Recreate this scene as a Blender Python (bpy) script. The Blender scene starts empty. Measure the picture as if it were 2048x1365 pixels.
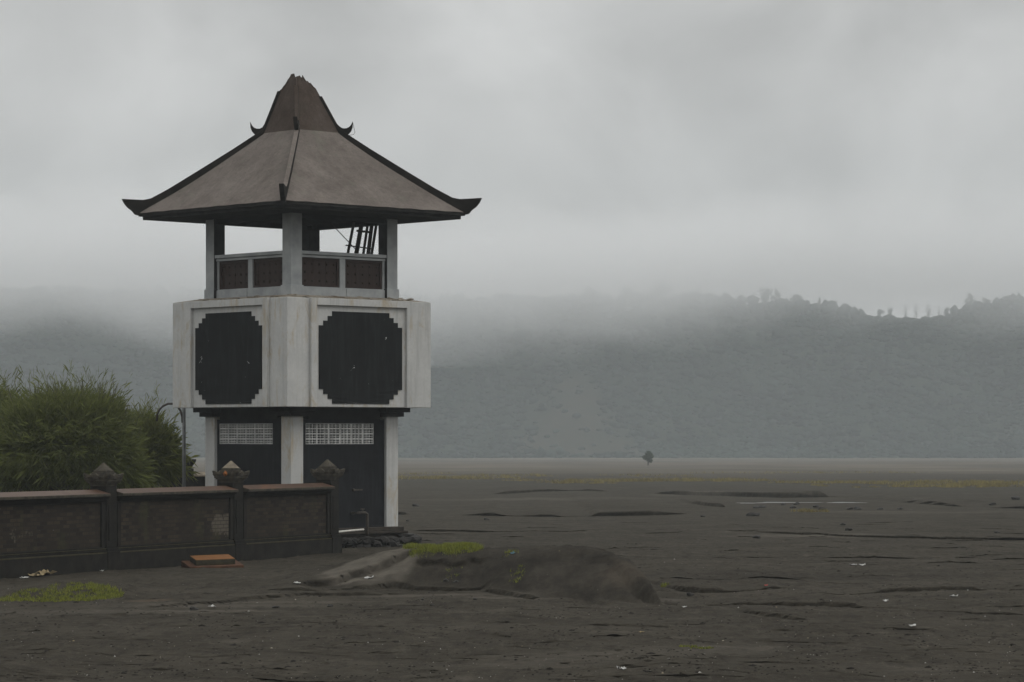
import bpy, bmesh, math, random
import numpy as np
from mathutils import Vector, Matrix

R = math.radians
scene = bpy.context.scene
col = scene.collection
HC, F, HOR = 2.9, 6000.0, 870.0          # eye height, focal length and horizon row of the 2048 px photograph


# ------------------------------------------------------------------ helpers
def tag(o, label=None, cat=None, group=None, kind=None):
    if label: o['label'] = label
    if cat: o['category'] = cat
    if group: o['group'] = group
    if kind: o['kind'] = kind
    return o


def empty(name, loc=(0, 0, 0), rz=0.0):
    o = bpy.data.objects.new(name, None)
    o.empty_display_size = 0.3
    o.location = loc
    o.rotation_euler = (0, 0, rz)
    col.objects.link(o)
    return o


class MB:
    """collects boxes, prisms and tubes and links them as one mesh object"""
    def __init__(s):
        s.v = []; s.f = []

    def add(s, vs, fs):
        n = len(s.v)
        s.v += [tuple(p) for p in vs]
        s.f += [tuple(i + n for i in f) for f in fs]

    def box(s, x0, x1, y0, y1, z0, z1):
        s.add([(x0, y0, z0), (x1, y0, z0), (x1, y1, z0), (x0, y1, z0),
               (x0, y0, z1), (x1, y0, z1), (x1, y1, z1), (x0, y1, z1)],
              [(3, 2, 1, 0), (4, 5, 6, 7), (0, 1, 5, 4), (1, 2, 6, 5), (2, 3, 7, 6), (3, 0, 4, 7)])

    def frustum(s, a0, z0, a1, z1, cx=0, cy=0, b0=None, b1=None):
        b0 = a0 if b0 is None else b0
        b1 = a1 if b1 is None else b1
        s.add([(cx - a0, cy - b0, z0), (cx + a0, cy - b0, z0), (cx + a0, cy + b0, z0), (cx - a0, cy + b0, z0),
               (cx - a1, cy - b1, z1), (cx + a1, cy - b1, z1), (cx + a1, cy + b1, z1), (cx - a1, cy + b1, z1)],
              [(3, 2, 1, 0), (4, 5, 6, 7), (0, 1, 5, 4), (1, 2, 6, 5), (2, 3, 7, 6), (3, 0, 4, 7)])

    def prism(s, pts, d):
        """closed outline pts (3D, planar) extruded by vector d"""
        n = len(pts)
        a = [Vector(p) for p in pts]; b = [p + Vector(d) for p in a]
        fs = [tuple(range(n))[::-1], tuple(range(n, 2 * n))]
        fs += [(i, (i + 1) % n, n + (i + 1) % n, n + i) for i in range(n)]
        s.add(a + b, fs)

    def tube(s, pts, r, n=6, r1=None):
        pts = [Vector(p) for p in pts]
        r1 = r if r1 is None else r1
        vs = []; fs = []
        m = len(pts)
        for i, p in enumerate(pts):
            t = (pts[min(i + 1, m - 1)] - pts[max(i - 1, 0)]).normalized()
            u = t.orthogonal().normalized() if abs(t.z) < .9 else Vector((1, 0, 0)).cross(t).normalized()
            w = t.cross(u)
            rr = r + (r1 - r) * i / (m - 1)
            for k in range(n):
                a = 2 * math.pi * k / n
                vs.append(p + (u * math.cos(a) + w * math.sin(a)) * rr)
        for i in range(m - 1):
            for k in range(n):
                k2 = (k + 1) % n
                fs.append((i * n + k, i * n + k2, (i + 1) * n + k2, (i + 1) * n + k))
        fs.append(tuple(range(n))[::-1]); fs.append(tuple((m - 1) * n + k for k in range(n)))
        s.add(vs, fs)

    def stone(s, c, r, rnd, sq=(1, 1, .7), sub=1):
        vs, fs = ICO[sub]
        ph = [rnd.uniform(0, 6.28) for _ in range(6)]
        ang = rnd.uniform(0, 6.28); ca, sa = math.cos(ang), math.sin(ang)
        out = []
        for v in vs:
            k = 1 + .22 * math.sin(3.1 * v[0] + ph[0]) * math.sin(2.7 * v[1] + ph[1]) + .16 * math.sin(4.3 * v[2] + ph[2] + 2 * v[0]) + rnd.uniform(-.07, .07)
            x, y, z = v[0] * sq[0] * r * k, v[1] * sq[1] * r * k, v[2] * sq[2] * r * k
            out.append((c[0] + x * ca - y * sa, c[1] + x * sa + y * ca, c[2] + z))
        s.add(out, fs)

    def rot(s, k):
        """quarter turns about the local z axis"""
        c, n = [(1, 0), (0, 1), (-1, 0), (0, -1)][k % 4]
        s.v = [(x * c - y * n, x * n + y * c, z) for x, y, z in s.v]
        return s

    def build(s, name, mat, parent=None, bevel=0.0, smooth=False):
        me = bpy.data.meshes.new(name)
        me.from_pydata(s.v, [], s.f)
        bm = bmesh.new(); bm.from_mesh(me)
        bmesh.ops.recalc_face_normals(bm, faces=bm.faces)
        bm.to_mesh(me); bm.free()
        if smooth:
            me.polygons.foreach_set('use_smooth', [True] * len(me.polygons))
        me.materials.append(mat)
        o = bpy.data.objects.new(name, me)
        col.objects.link(o)
        if parent: o.parent = parent
        if bevel:
            b = o.modifiers.new('edge', 'BEVEL'); b.width = bevel; b.segments = 2; b.limit_method = 'ANGLE'; b.angle_limit = R(40)
        return o


def np_mesh(name, V, Fc, mat, parent=None, smooth=False, attrs=None):
    """mesh from numpy arrays (all faces of one size)"""
    me = bpy.data.meshes.new(name)
    n, k = Fc.shape
    me.vertices.add(len(V)); me.vertices.foreach_set('co', np.asarray(V, np.float32).ravel())
    me.loops.add(n * k); me.loops.foreach_set('vertex_index', Fc.astype(np.int32).ravel())
    me.polygons.add(n)
    me.polygons.foreach_set('loop_start', np.arange(0, n * k, k, dtype=np.int32))
    me.polygons.foreach_set('use_smooth', np.full(n, smooth))
    me.update(calc_edges=True)
    for an, arr in (attrs or {}).items():
        a = me.attributes.new(an, 'FLOAT', 'POINT'); a.data.foreach_set('value', np.asarray(arr, np.float32))
    me.materials.append(mat)
    o = bpy.data.objects.new(name, me)
    col.objects.link(o)
    if parent: o.parent = parent
    return o


def ico(sub):
    bm = bmesh.new(); bmesh.ops.create_icosphere(bm, subdivisions=sub, radius=1)
    v = [tuple(x.co) for x in bm.verts]; f = [tuple(x.index for x in p.verts) for p in bm.faces]
    bm.free(); return v, f


ICO = {1: ico(1), 2: ico(2), 3: ico(3)}


# numpy gradient noise
def _hash(ix, iy, seed):
    h = (ix.astype(np.int64) * 374761393 + iy.astype(np.int64) * 668265263 + seed * 974711) & 0xFFFFFFFF
    h = ((h ^ (h >> 13)) * 1274126177) & 0xFFFFFFFF
    return ((h ^ (h >> 16)) & 0xFFFF) / 65535.0


def noise2(x, y, seed=0):
    ix = np.floor(x); iy = np.floor(y); fx = x - ix; fy = y - iy
    u = fx * fx * fx * (fx * (fx * 6 - 15) + 10); v = fy * fy * fy * (fy * (fy * 6 - 15) + 10)
    def g(a, b):
        t = _hash(ix + a, iy + b, seed) * 6.28318
        return np.cos(t) * (fx - a) + np.sin(t) * (fy - b)
    return ((g(0, 0) * (1 - u) + g(1, 0) * u) * (1 - v) + (g(0, 1) * (1 - u) + g(1, 1) * u) * v) * 1.5


def fbm(x, y, seed=0, octs=4, gain=.5):
    s = 0; a = 1.0; t = 0
    for i in range(octs):
        s = s + a * noise2(x * 2 ** i, y * 2 ** i, seed + 17 * i); t += a; a *= gain
    return s / t


def sst(t):
    t = np.clip(t, 0, 1); return t * t * (3 - 2 * t)


# ------------------------------------------------------------------ materials
class NT:
    def __init__(s, name):
        s.m = bpy.data.materials.new(name); s.m.use_nodes = True
        s.t = s.m.node_tree; s.n = s.t.nodes; s.l = s.t.links
        s.b = s.n['Principled BSDF']; s.out = s.n['Material Output']
        s.tc = s.n.new('ShaderNodeTexCoord')

    def L(s, a, b): s.l.new(a, b)

    def mapped(s, sc, src='Object'):
        m = s.n.new('ShaderNodeMapping'); m.inputs['Scale'].default_value = sc
        s.L(s.tc.outputs[src], m.inputs['Vector']); return m.outputs[0]

    def noise(s, scale, detail=6, rough=.6, vec=None, dist=0):
        n = s.n.new('ShaderNodeTexNoise'); n.inputs['Scale'].default_value = scale
        n.inputs['Detail'].default_value = detail; n.inputs['Roughness'].default_value = rough; n.inputs['Distortion'].default_value = dist
        s.L(vec if vec is not None else s.tc.outputs['Object'], n.inputs['Vector']); return n.outputs['Fac']

    def ramp(s, fac, lo, hi):
        r = s.n.new('ShaderNodeMapRange'); r.inputs['From Min'].default_value = lo; r.inputs['From Max'].default_value = hi
        s.L(fac, r.inputs['Value']); return r.outputs[0]

    def mix(s, fac, a, b, mode='MIX'):
        m = s.n.new('ShaderNodeMix'); m.data_type = 'RGBA'; m.blend_type = mode
        for sock, v in ((m.inputs['Factor'], fac), (m.inputs['A'], a), (m.inputs['B'], b)):
            pass
        fa = [i for i in m.inputs if i.identifier == 'Factor_Float'][0]
        A = [i for i in m.inputs if i.identifier == 'A_Color'][0]
        B = [i for i in m.inputs if i.identifier == 'B_Color'][0]
        for sock, v in ((fa, fac), (A, a), (B, b)):
            if isinstance(v, (int, float)): sock.default_value = v
            elif isinstance(v, tuple): sock.default_value = (*v, 1)
            else: s.L(v, sock)
        return [o for o in m.outputs if o.identifier == 'Result_Color'][0]

    def math(s, op, a, b=0.0):
        m = s.n.new('ShaderNodeMath'); m.operation = op
        for i, v in enumerate((a, b)):
            if isinstance(v, (int, float)): m.inputs[i].default_value = v
            else: s.L(v, m.inputs[i])
        return m.outputs[0]

    def attr(s, name):
        a = s.n.new('ShaderNodeAttribute'); a.attribute_name = name; return a.outputs['Fac']

    def sep(s, src='Object'):
        x = s.n.new('ShaderNodeSeparateXYZ'); s.L(s.tc.outputs[src], x.inputs[0]); return x.outputs

    def bump(s, h, strength=.3, dist=.02):
        b = s.n.new('ShaderNodeBump'); b.inputs['Strength'].default_value = strength; b.inputs['Distance'].default_value = dist
        s.L(h, b.inputs['Height']); s.L(b.outputs[0], s.b.inputs['Normal'])

    def done(s, colr, rough=.85, spec=.3):
        if isinstance(colr, tuple): s.b.inputs['Base Color'].default_value = (*colr, 1)
        else: s.L(colr, s.b.inputs['Base Color'])
        if isinstance(rough, (int, float)): s.b.inputs['Roughness'].default_value = rough
        else: s.L(rough, s.b.inputs['Roughness'])
        s.b.inputs['Specular IOR Level'].default_value = spec
        return s.m


def simple(name, c1, c2, scale=4, rough=.85, spec=.25, bump=.3, bscale=30, bdist=.01, lo=.35, hi=.65):
    t = NT(name)
    c = t.mix(t.ramp(t.noise(scale), lo, hi), c1, c2)
    if bump: t.bump(t.noise(bscale, 5), bump, bdist)
    return t.done(c, rough, spec)


def white_paint():
    t = NT('weathered_white_paint')
    c = t.mix(t.ramp(t.noise(1.3, 8, .65), .3, .7), (.43, .435, .425), (.55, .55, .53))
    fine = t.ramp(t.noise(14, 8, .7), .35, .8)
    c = t.mix(t.math('MULTIPLY', fine, .35), c, (.30, .30, .285))
    streak = t.ramp(t.noise(1, 6, .65, t.mapped((7, 7, .45))), .53, .78)
    c = t.mix(t.math('MULTIPLY', streak, .6), c, (.25, .25, .235))
    rust = t.ramp(t.noise(1, 7, .7, t.mapped((2.6, 2.6, .8)), 1.2), .54, .68)
    c = t.mix(t.math('MULTIPLY', rust, .65), c, (.36, .28, .16))
    crack = t.ramp(t.noise(1, 9, .8, t.mapped((5, 5, 1.6)), 2.), .675, .70)
    c = t.mix(crack, c, (.16, .14, .11))
    t.bump(t.noise(35, 6), .25, .01)
    return t.done(c, .8, .3)


def chipped(name, base1, base2, chip=(.62, .62, .6), lo=.735, streaks=.5):
    t = NT(name)
    c = t.mix(t.ramp(t.noise(2.2, 8, .65), .3, .7), base1, base2)
    streak = t.ramp(t.noise(1, 6, .65, t.mapped((6, 6, .7)), 1.0), .47, .72)
    c = t.mix(t.math('MULTIPLY', streak, streaks), c, tuple(x * 1.9 for x in base2))
    ch = t.ramp(t.noise(3.4, 7, .72, None, .6), lo, lo + .012)
    c = t.mix(ch, c, chip)
    t.bump(t.noise(30, 5), .25, .008)
    return t.done(c, .8, .12)


def roof_mat(name, a, b):
    t = NT(name)
    c = t.mix(t.ramp(t.noise(1.1, 8, .65), .32, .68), a, b)
    c = t.mix(t.math('MULTIPLY', t.ramp(t.noise(2.6, 7, .7, None, .8), .52, .75), .45), c, tuple(x * 1.25 for x in (b[0], b[1] * 1.02, b[2] * .98)))
    c = t.mix(t.math('MULTIPLY', t.ramp(t.noise(18, 8, .75), .5, .8), .75), c, tuple(x * .5 for x in a))
    vec = t.mapped((22, 22, 22))
    spots = t.ramp(t.noise(1, 3, .5, vec), .73, .77)
    c = t.mix(spots, c, (.035, .03, .027))
    c = t.mix(t.math('MULTIPLY', t.ramp(t.noise(5, 9, .8, None, .4), .48, .7), .55), c, tuple(x * .6 for x in a))
    c = t.mix(t.math('MULTIPLY', t.ramp(t.noise(7.5, 9, .8), .55, .72), .5), c, tuple(x * 1.4 for x in b))
    c = t.mix(t.math('MULTIPLY', t.ramp(t.noise(1.7, 7, .7), .55, .7), .35), c, (b[0] * .75, b[1] * .95, b[2] * .8))
    t.bump(t.noise(40, 8, .7), .5, .012)
    return t.done(c, .92, .06)


def brick_wall_mat():
    t = NT('sooty_brick')
    br = t.n.new('ShaderNodeTexBrick')
    br.inputs['Scale'].default_value = 1; br.inputs['Brick Width'].default_value = .24; br.inputs['Row Height'].default_value = .085
    br.inputs['Mortar Size'].default_value = .009; br.inputs['Color1'].default_value = (.046, .033, .0215, 1)
    br.inputs['Color2'].default_value = (.013, .0105, .008, 1); br.inputs['Mortar'].default_value = (.02, .018, .015, 1)
    m = t.n.new('ShaderNodeMapping'); m.inputs['Rotation'].default_value = (R(90), 0, 0)
    t.L(t.tc.outputs['Object'], m.inputs['Vector']); t.L(m.outputs[0], br.inputs['Vector'])
    c = t.mix(t.ramp(t.noise(1.2, 7, .65), .42, .75), br.outputs['Color'], (.020, .016, .0115))
    # bare pale bricks where the soot has flaked
    xyz = t.sep()
    def spot(x, z, rx, rz):
        a = t.math('DIVIDE', t.math('SUBTRACT', xyz[0], x), rx); b = t.math('DIVIDE', t.math('SUBTRACT', xyz[2], z), rz)
        return t.math('MAXIMUM', t.math('SUBTRACT', 1.0, t.math('ADD', t.math('MULTIPLY', a, a), t.math('MULTIPLY', b, b))), 0.0)
    area = t.math('ADD', t.math('ADD', spot(8.55, .84, .75, .36), t.math('MULTIPLY', spot(.5, .88, 1.1, .3), .55)), t.math('MULTIPLY', spot(11.2, .95, .9, .25), .4))
    pale = t.ramp(t.math('ADD', t.math('MULTIPLY', area, .42), t.noise(3.2, 6, .65)), .72, .80)
    c2 = t.mix(br.outputs['Fac'], (.10, .085, .066), (.035, .03, .025))
    c = t.mix(pale, c, c2)
    moss = t.ramp(t.noise(1.6, 6, .6, t.mapped((1, 1, .5))), .55, .75)
    c = t.mix(t.math('MULTIPLY', moss, .55), c, (.05, .05, .018))
    fl = t.ramp(t.noise(7, 6, .7, t.mapped((1, 1, 2))), .70, .72)
    c = t.mix(fl, c, (.3, .29, .27))
    t.bump(t.math('ADD', t.math('MULTIPLY', br.outputs['Fac'], -.6), t.noise(30, 5)), .5, .012)
    return t.done(c, .85, .15)


def coping_mat():
    t = NT('algae_stained_coping')
    c = t.mix(t.ramp(t.noise(1.5, 8, .65), .35, .65), (.042, .0175, .0065), (.074, .038, .019))
    c = t.mix(t.ramp(t.noise(.8, 6, .6), .58, .72), c, (.12, .045, .011))
    c = t.mix(t.math('MULTIPLY', t.ramp(t.noise(16, 8, .7), .5, .8), .6), c, (.035, .029, .022))
    t.bump(t.noise(40, 6), .4, .01)
    return t.done(c, .6, .4)


def ground_mat():
    t = NT('volcanic_ash')
    c = t.mix(t.ramp(t.noise(.35, 9, .65), .35, .65), (.0195, .0172, .0130), (.0320, .0285, .0222))
    c = t.mix(t.math('MULTIPLY', t.ramp(t.noise(1.8, 9, .7, None, .5), .5, .75), .6), c, (.045, .0402, .0315))
    c = t.mix(t.math('MULTIPLY', t.ramp(t.noise(1, 8, .7, t.mapped((.9, .25, .9)), .8), .58, .75), .6), c, (.0125, .0112, .0092))
    c = t.mix(t.math('MULTIPLY', t.ramp(t.noise(1, 8, .75, t.mapped((4.5, .9, 4.5)), .6), .50, .68), .7), c, (.0115, .0102, .0082))
    c = t.mix(t.math('MULTIPLY', t.ramp(t.noise(1, 8, .75, t.mapped((3.2, .55, 3.2)), .9), .56, .72), .6), c, (.052, .0465, .0375))
    c = t.mix(t.math('MULTIPLY', t.ramp(t.noise(1, 6, .7, t.mapped((16, 3.2, 16))), .58, .7), .5), c, (.058, .052, .042))
    c = t.mix(t.math('MULTIPLY', t.ramp(t.noise(1.25, 10, .74, None, .7), .545, .64), .6), c, (.0115, .0102, .008))
    c = t.mix(t.math('MULTIPLY', t.ramp(t.noise(.8, 10, .72, t.mapped((1, .8, 1)), 1.1), .575, .68), .6), c, (.056, .050, .040))
    c = t.mix(t.math('MULTIPLY', t.ramp(t.noise(60, 3, .7), .55, .8), .5), c, (.055, .050, .041))
    c = t.mix(t.math('MULTIPLY', t.attr('pale'), .85), c, t.mix(t.ramp(t.noise(3, 6), .3, .7), (.078, .070, .058), (.044, .040, .033)))
    c = t.mix(t.attr('dark_tone'), c, t.mix(t.ramp(t.noise(2.2, 9, .72, t.mapped((1.5, .6, 1.5))), .4, .65), (.0085, .0076, .0062), (.024, .0212, .0168)))
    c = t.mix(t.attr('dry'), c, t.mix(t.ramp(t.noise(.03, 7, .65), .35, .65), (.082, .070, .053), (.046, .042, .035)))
    c = t.mix(t.attr('brown'), c, (.062, .047, .033))
    c = t.mix(1.0, c, (1.68, 1.67, 1.66), 'MULTIPLY')
    t.bump(t.math('ADD', t.noise(9, 8, .75), t.math('MULTIPLY', t.noise(45, 5, .7), .5)), .8, .04)
    return t.done(c, .92, .03)


def foliage(name, a, b, c3, scale=1.5, fine=9, rough=.65, spec=.25):
    t = NT(name)
    c = t.mix(t.ramp(t.noise(scale, 4, .6), .35, .65), a, b)
    c = t.mix(t.ramp(t.noise(fine, 3, .6), .5, .8), c, c3)
    c = t.mix(t.math('MULTIPLY', t.attr('shade'), .8), c, tuple(x * 2.1 for x in b))
    m = t.done(c, rough, spec)
    tr = t.n.new('ShaderNodeBsdfTranslucent'); t.L(c, tr.inputs['Color'])
    mx = t.n.new('ShaderNodeMixShader'); mx.inputs[0].default_value = .3
    t.L(t.b.outputs[0], mx.inputs[1]); t.L(tr.outputs[0], mx.inputs[2]); t.L(mx.outputs[0], t.out.inputs['Surface'])
    return m


M = {
    'white': white_paint(),
    'black': chipped('black_board_paint', (.0056, .0062, .0064), (.0115, .0125, .0128), lo=.68, streaks=.75),
    'darkwall': chipped('charcoal_plaster', (.0075, .008, .0092), (.0145, .0152, .0172), (.2, .2, .2), .82, .5),
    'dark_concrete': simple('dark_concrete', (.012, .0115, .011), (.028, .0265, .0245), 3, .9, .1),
    'soffit': simple('dark_soffit', (.008, .0078, .0074), (.018, .0172, .016), 2, .9, .1),  # one near-black tone for the soffit and gallery beams
    'roof': roof_mat('mossy_roof_render', (.108, .092, .081), (.172, .150, .134)),
    'crown': roof_mat('stained_crown_render', (.052, .038, .030), (.088, .070, .059)),
    'ridge': simple('dark_ridge', (.009, .008, .007), (.021, .018, .015), 3, .9, .1, bump=.4),
    'fillet': simple('dirty_cement', (.17, .14, .10), (.34, .31, .26), 3, bump=.6, bdist=.03),
    'wood': None,
    'innerdark': simple('dark_inner_face', (.018, .0178, .0175), (.040, .039, .038), 2.5, .9, .1),
    'galgrey': simple('grey_blue_gallery', (.26, .275, .28), (.38, .395, .395), 2.2, bump=.25, bscale=35),  # gallery parts are darker and bluer than the white box
    'batten': simple('weathered_batten', (.011, .008, .006), (.035, .024, .014), 6),
    'stone': simple('dark_wet_stone', (.012, .011, .01), (.03, .027, .023), 5, .7, .25, .6, 20, .03),
    'plinth': simple('plinth_masonry', (.02, .0165, .013), (.048, .039, .03), 4, .8, .2, .5, 25, .02),
    'brick': brick_wall_mat(),
    'coping': coping_mat(),
    'pier': simple('soot_black_masonry', (.0085, .0078, .0066), (.021, .0185, .015), 3, .85, .12, .5, 22, .015),
    'cap': simple('mossy_carved_stone', (.024, .02, .015), (.062, .053, .036), 7, .8, .3, .5, 30, .012),
    'finial': simple('buff_cement_finial', (.12, .10, .075), (.24, .205, .15), 6),
    'orange': simple('orange_algae', (.16, .05, .012), (.24, .09, .02), 6),
    'line': simple('moss_yellow_edge', (.04, .034, .014), (.075, .065, .026), 6),
    'steel': simple('grey_galvanised_pole', (.075, .08, .078), (.13, .135, .13), 5, .5, .5, .1),
    'rustpipe': simple('rusty_dark_pipe', (.03, .025, .02), (.07, .055, .04), 9, .6, .4, .3),
    'pvc': simple('dirty_white_pipe', (.5, .49, .45), (.68, .66, .6), 6, .5),
    'slab': simple('orange_stained_slab', (.14, .052, .010), (.20, .085, .018), 5, .6, .3),
    'slabside': simple('mossy_concrete', (.024, .021, .012), (.05, .042, .022), 7),
    'rust': simple('rust_red_concrete', (.05, .022, .011), (.095, .045, .022), 7),
    'ground': ground_mat(),
    'needles': foliage('casuarina_needles', (.052, .064, .014), (.108, .124, .032), (.20, .205, .105)),
    'needles2': foliage('yellowish_needles', (.075, .095, .022), (.125, .135, .030), (.17, .175, .07)),
    'twig': simple('grey_brown_bark', (.045, .037, .03), (.09, .078, .065), 8),
    'grass': foliage('bright_grass', (.035, .05, .010), (.155, .17, .024), (.14, .105, .03), 6, 17),
    'farGrass': foliage('yellow_grass', (.085, .07, .032), (.165, .135, .038), (.11, .085, .05), .12, 2),
    'leaves': foliage('distant_leaves', (.022, .038, .020), (.036, .056, .026), (.05, .066, .034), .15, .7, .9, .05),
    'forest': foliage('forest_crowns', (.006, .011, .009), (.013, .023, .016), (.018, .026, .018), .012, .3, .95, 0.0),
}


def wood_mat():
    t = NT('red_brown_boards')
    g = t.noise(1, 6, .6, t.mapped((26, 26, 1.4)))
    c = t.mix(t.ramp(g, .3, .7), (.018, .0095, .0068), (.040, .021, .0155))
    c = t.mix(t.math('MULTIPLY', t.ramp(t.noise(2.5, 6), .5, .75), .6), c, (.013, .009, .007))
    t.bump(g, .4, .01)
    return t.done(c, .7, .3)


M['wood'] = wood_mat()


def hill_mat():
    t = NT('hillside_scrub')
    c = t.mix(t.ramp(t.noise(.035, 7, .65), .35, .65), (.010, .018, .012), (.02, .028, .017))
    c = t.mix(t.attr('bare'), c, t.mix(t.ramp(t.noise(.08, 6), .35, .65), (.044, .036, .026), (.024, .027, .018)))
    return t.done(c, .95, 0.0)


M['hill'] = hill_mat()

# ------------------------------------------------------------------ terrain
def base_z(Y):
    return -0.0055 * np.maximum(Y - 90, 0)


def gp(px, py):
    """ground point under a pixel of the photograph (bare plain, before the relief)"""
    k = py - HOR
    Y = HC * F / k
    if Y > 90: Y = F * (HC - .0055 * 90) / (k - .0055 * F)
    return (px - 1024) * Y / F, Y


def poly(pts):
    w = sorted(gp(*p) for p in pts)
    return np.array([a for a, _ in w]), np.array([b for _, b in w])


# erosion scarps: (photo pixels along its foot, height m, channel depth m, reach behind m, step width m)
SCARPS = [
    # far banks
    ([(970, 990), (1040, 986), (1150, 982), (1230, 985)], .26, .0, 40, .5),
    ([(1290, 988), (1340, 988), (1460, 993), (1560, 996), (1700, 993), (1760, 998)], .46, .10, 45, .5),
    ([(1740, 1001), (1850, 1010), (1950, 1016), (2140, 1022)], .22, .0, 40, 1.6),
    ([(1375, 1007), (1420, 1013), (1456, 1015)], .34, .0, 9, .4),
    ([(895, 1031), (960, 1033), (1150, 1032), (1300, 1030), (1400, 1027)], .25, .05, 26, .35),
    ([(780, 1031), (800, 1031), (815, 1030)], .17, .0, 3, .4),
    ([(800, 1064), (930, 1065), (1060, 1064), (1160, 1064), (1230, 1062)], .09, .02, 10, .2),
    ([(1450, 1064), (1600, 1072), (1720, 1076), (1900, 1079), (2140, 1081)], .09, .02, 10, .2),
    ([(1620, 1117), (1700, 1117), (1830, 1115), (1970, 1113)], .05, .01, 5, .15),
    ([(1830, 1126), (1900, 1124), (2000, 1128), (2100, 1126)], .04, .01, 5, .15),
    # banks right of the mound
    ([(1310, 1168), (1360, 1177), (1400, 1181), (1450, 1180), (1510, 1178), (1580, 1176)], .15, .05, 4, .12),
    ([(1300, 1156), (1400, 1160), (1500, 1158), (1620, 1160)], .09, .0, 4, .5),
    ([(1560, 1186), (1700, 1185), (1830, 1183), (1960, 1182), (2120, 1180)], .09, .03, 4, .12),
    ([(1360, 1205), (1430, 1203), (1500, 1204), (1620, 1207), (1720, 1214), (1830, 1222), (1950, 1228), (2120, 1231)], .11, .05, 5, .08),
    ([(1470, 1222), (1510, 1228), (1560, 1233), (1620, 1240)], .07, .05, 3, .1),
    ([(1930, 1222), (1990, 1218), (2120, 1213)], .08, .03, 4, .12),
    # ledges in front of the mound
    ([(500, 1181), (560, 1181), (640, 1180), (720, 1178), (790, 1176), (830, 1179), (900, 1180), (1000, 1182)], .10, .04, 3, .08),
    ([(240, 1216), (400, 1205), (520, 1196), (620, 1188), (700, 1187), (830, 1187)], .06, .03, 3, .08),
    ([(960, 1183), (1010, 1187), (1050, 1192), (1090, 1195)], .10, .05, 3, .08),
    # foreground cracks
    ([(1165, 1254), (1210, 1254), (1245, 1252), (1290, 1254), (1360, 1253)], .05, .03, 1.6, .06),
    ([(1220, 1297), (1240, 1303), (1256, 1310), (1258, 1318), (1290, 1323), (1310, 1329)], .05, .045, 1.2, .05),
    ([(1212, 1351), (1240, 1356), (1270, 1363), (1290, 1370)], .04, .04, 1.2, .05),
    ([(980, 1271), (1000, 1274), (1022, 1276)], .035, .03, .8, .05),
    ([(1105, 1327), (1140, 1326), (1180, 1324)], .03, .02, .8, .05),
    ([(1010, 1231), (1060, 1233), (1095, 1236)], .03, .02, 1, .05),
    ([(645, 1233), (665, 1234), (685, 1237)], .035, .02, .8, .05),
    ([(735, 1302), (770, 1303), (800, 1303)], .03, .02, .8, .05),
    ([(225, 1231), (245, 1229), (262, 1231)], .05, .03, 1, .05),
    ([(310, 1257), (345, 1253), (390, 1254)], .03, .02, .8, .05),
    ([(300, 1329), (330, 1329), (355, 1328)], .05, .03, .8, .05),
    ([(1540, 1263), (1560, 1261), (1590, 1260)], .05, .03, .8, .05),
    ([(1635, 1286), (1660, 1286), (1700, 1288)], .04, .03, .8, .05),
    ([(1500, 1281), (1560, 1283), (1640, 1285)], .03, .02, .8, .05),
    ([(1760, 1257), (1800, 1258), (1870, 1259)], .03, .02, .8, .05),
    ([(1795, 1286), (1815, 1286), (1830, 1287)], .03, .02, .8, .05),
    ([(1480, 1325), (1570, 1327), (1640, 1328)], .03, .02, .8, .05),
    ([(1925, 1298), (1950, 1297), (1990, 1300)], .03, .02, .8, .05),
    ([(0, 1323), (20, 1321), (34, 1320)], .04, .02, .8, .05),
    ([(820, 1359), (860, 1353), (890, 1354)], .03, .02, .8, .05),
]
_r = random.Random(2024)
for _ in range(190):
    px_ = _r.uniform(-30, 2070); py_ = 1125 + 240 * _r.random() ** .8
    if 600 < px_ < 1330 and py_ < 1205: continue
    if px_ < 660 and py_ < 1180: continue
    ln = _r.uniform(18, 80) * (py_ - HOR) / 380 * _r.choice((.5, 1, 1, 1.8)); tl = _r.uniform(-.05, .08) * ln
    SCARPS.append(([(px_ - ln, py_ - tl), (px_ - ln * .2, py_ + _r.uniform(-.8, .8)), (px_ + ln, py_ + tl)], _r.uniform(.008, .020) * _r.choice((1, 1, 1.6)), .002, _r.uniform(.6, 1.8), .05))
for _ in range(70):
    px_ = _r.uniform(800, 2080); py_ = _r.uniform(1040, 1130); ln = _r.uniform(12, 50)
    SCARPS.append(([(px_ - ln, py_), (px_, py_ + _r.uniform(-.6, .6)), (px_ + ln, py_ + _r.uniform(-1, 1))], _r.uniform(.012, .03), .0, _r.uniform(1.5, 4), .1))
SC = [(poly(p), h * (.62 if p[0][1] > 1225 else 1), c * .5, L, max(w, .09 if p[0][1] > 1125 else .28)) for p, h, c, L, w in SCARPS]

def _crest(px, Y, py): return ((px - 1024) * Y / F, Y, max(0.0, HC - (py - HOR) * Y / F))
CREST = np.array([_crest(540, 60.5, 1166)[:2] + (0.0,)] + [_crest(*q) for q in ((640, 60, 1143), (740, 59.5, 1120), (820, 59, 1105), (960, 58.5, 1099), (1040, 58.2, 1095),
    (1090, 57.8, 1093), (1150, 57.2, 1095), (1205, 56.5, 1101), (1262, 55.2, 1120), (1298, 54, 1150), (1318, 52.8, 1185))] + [_crest(1328, 52.0, 1202)[:2] + (0.0,)])
FRONT = np.array([(-4.5, 56.6), (-3.58, 56.4), (-2.12, 56.9), (-.6, 56.0), (.5, 54.1), (1.56, 53.3), (2.3, 52.4), (2.7, 51.6)])


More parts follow.
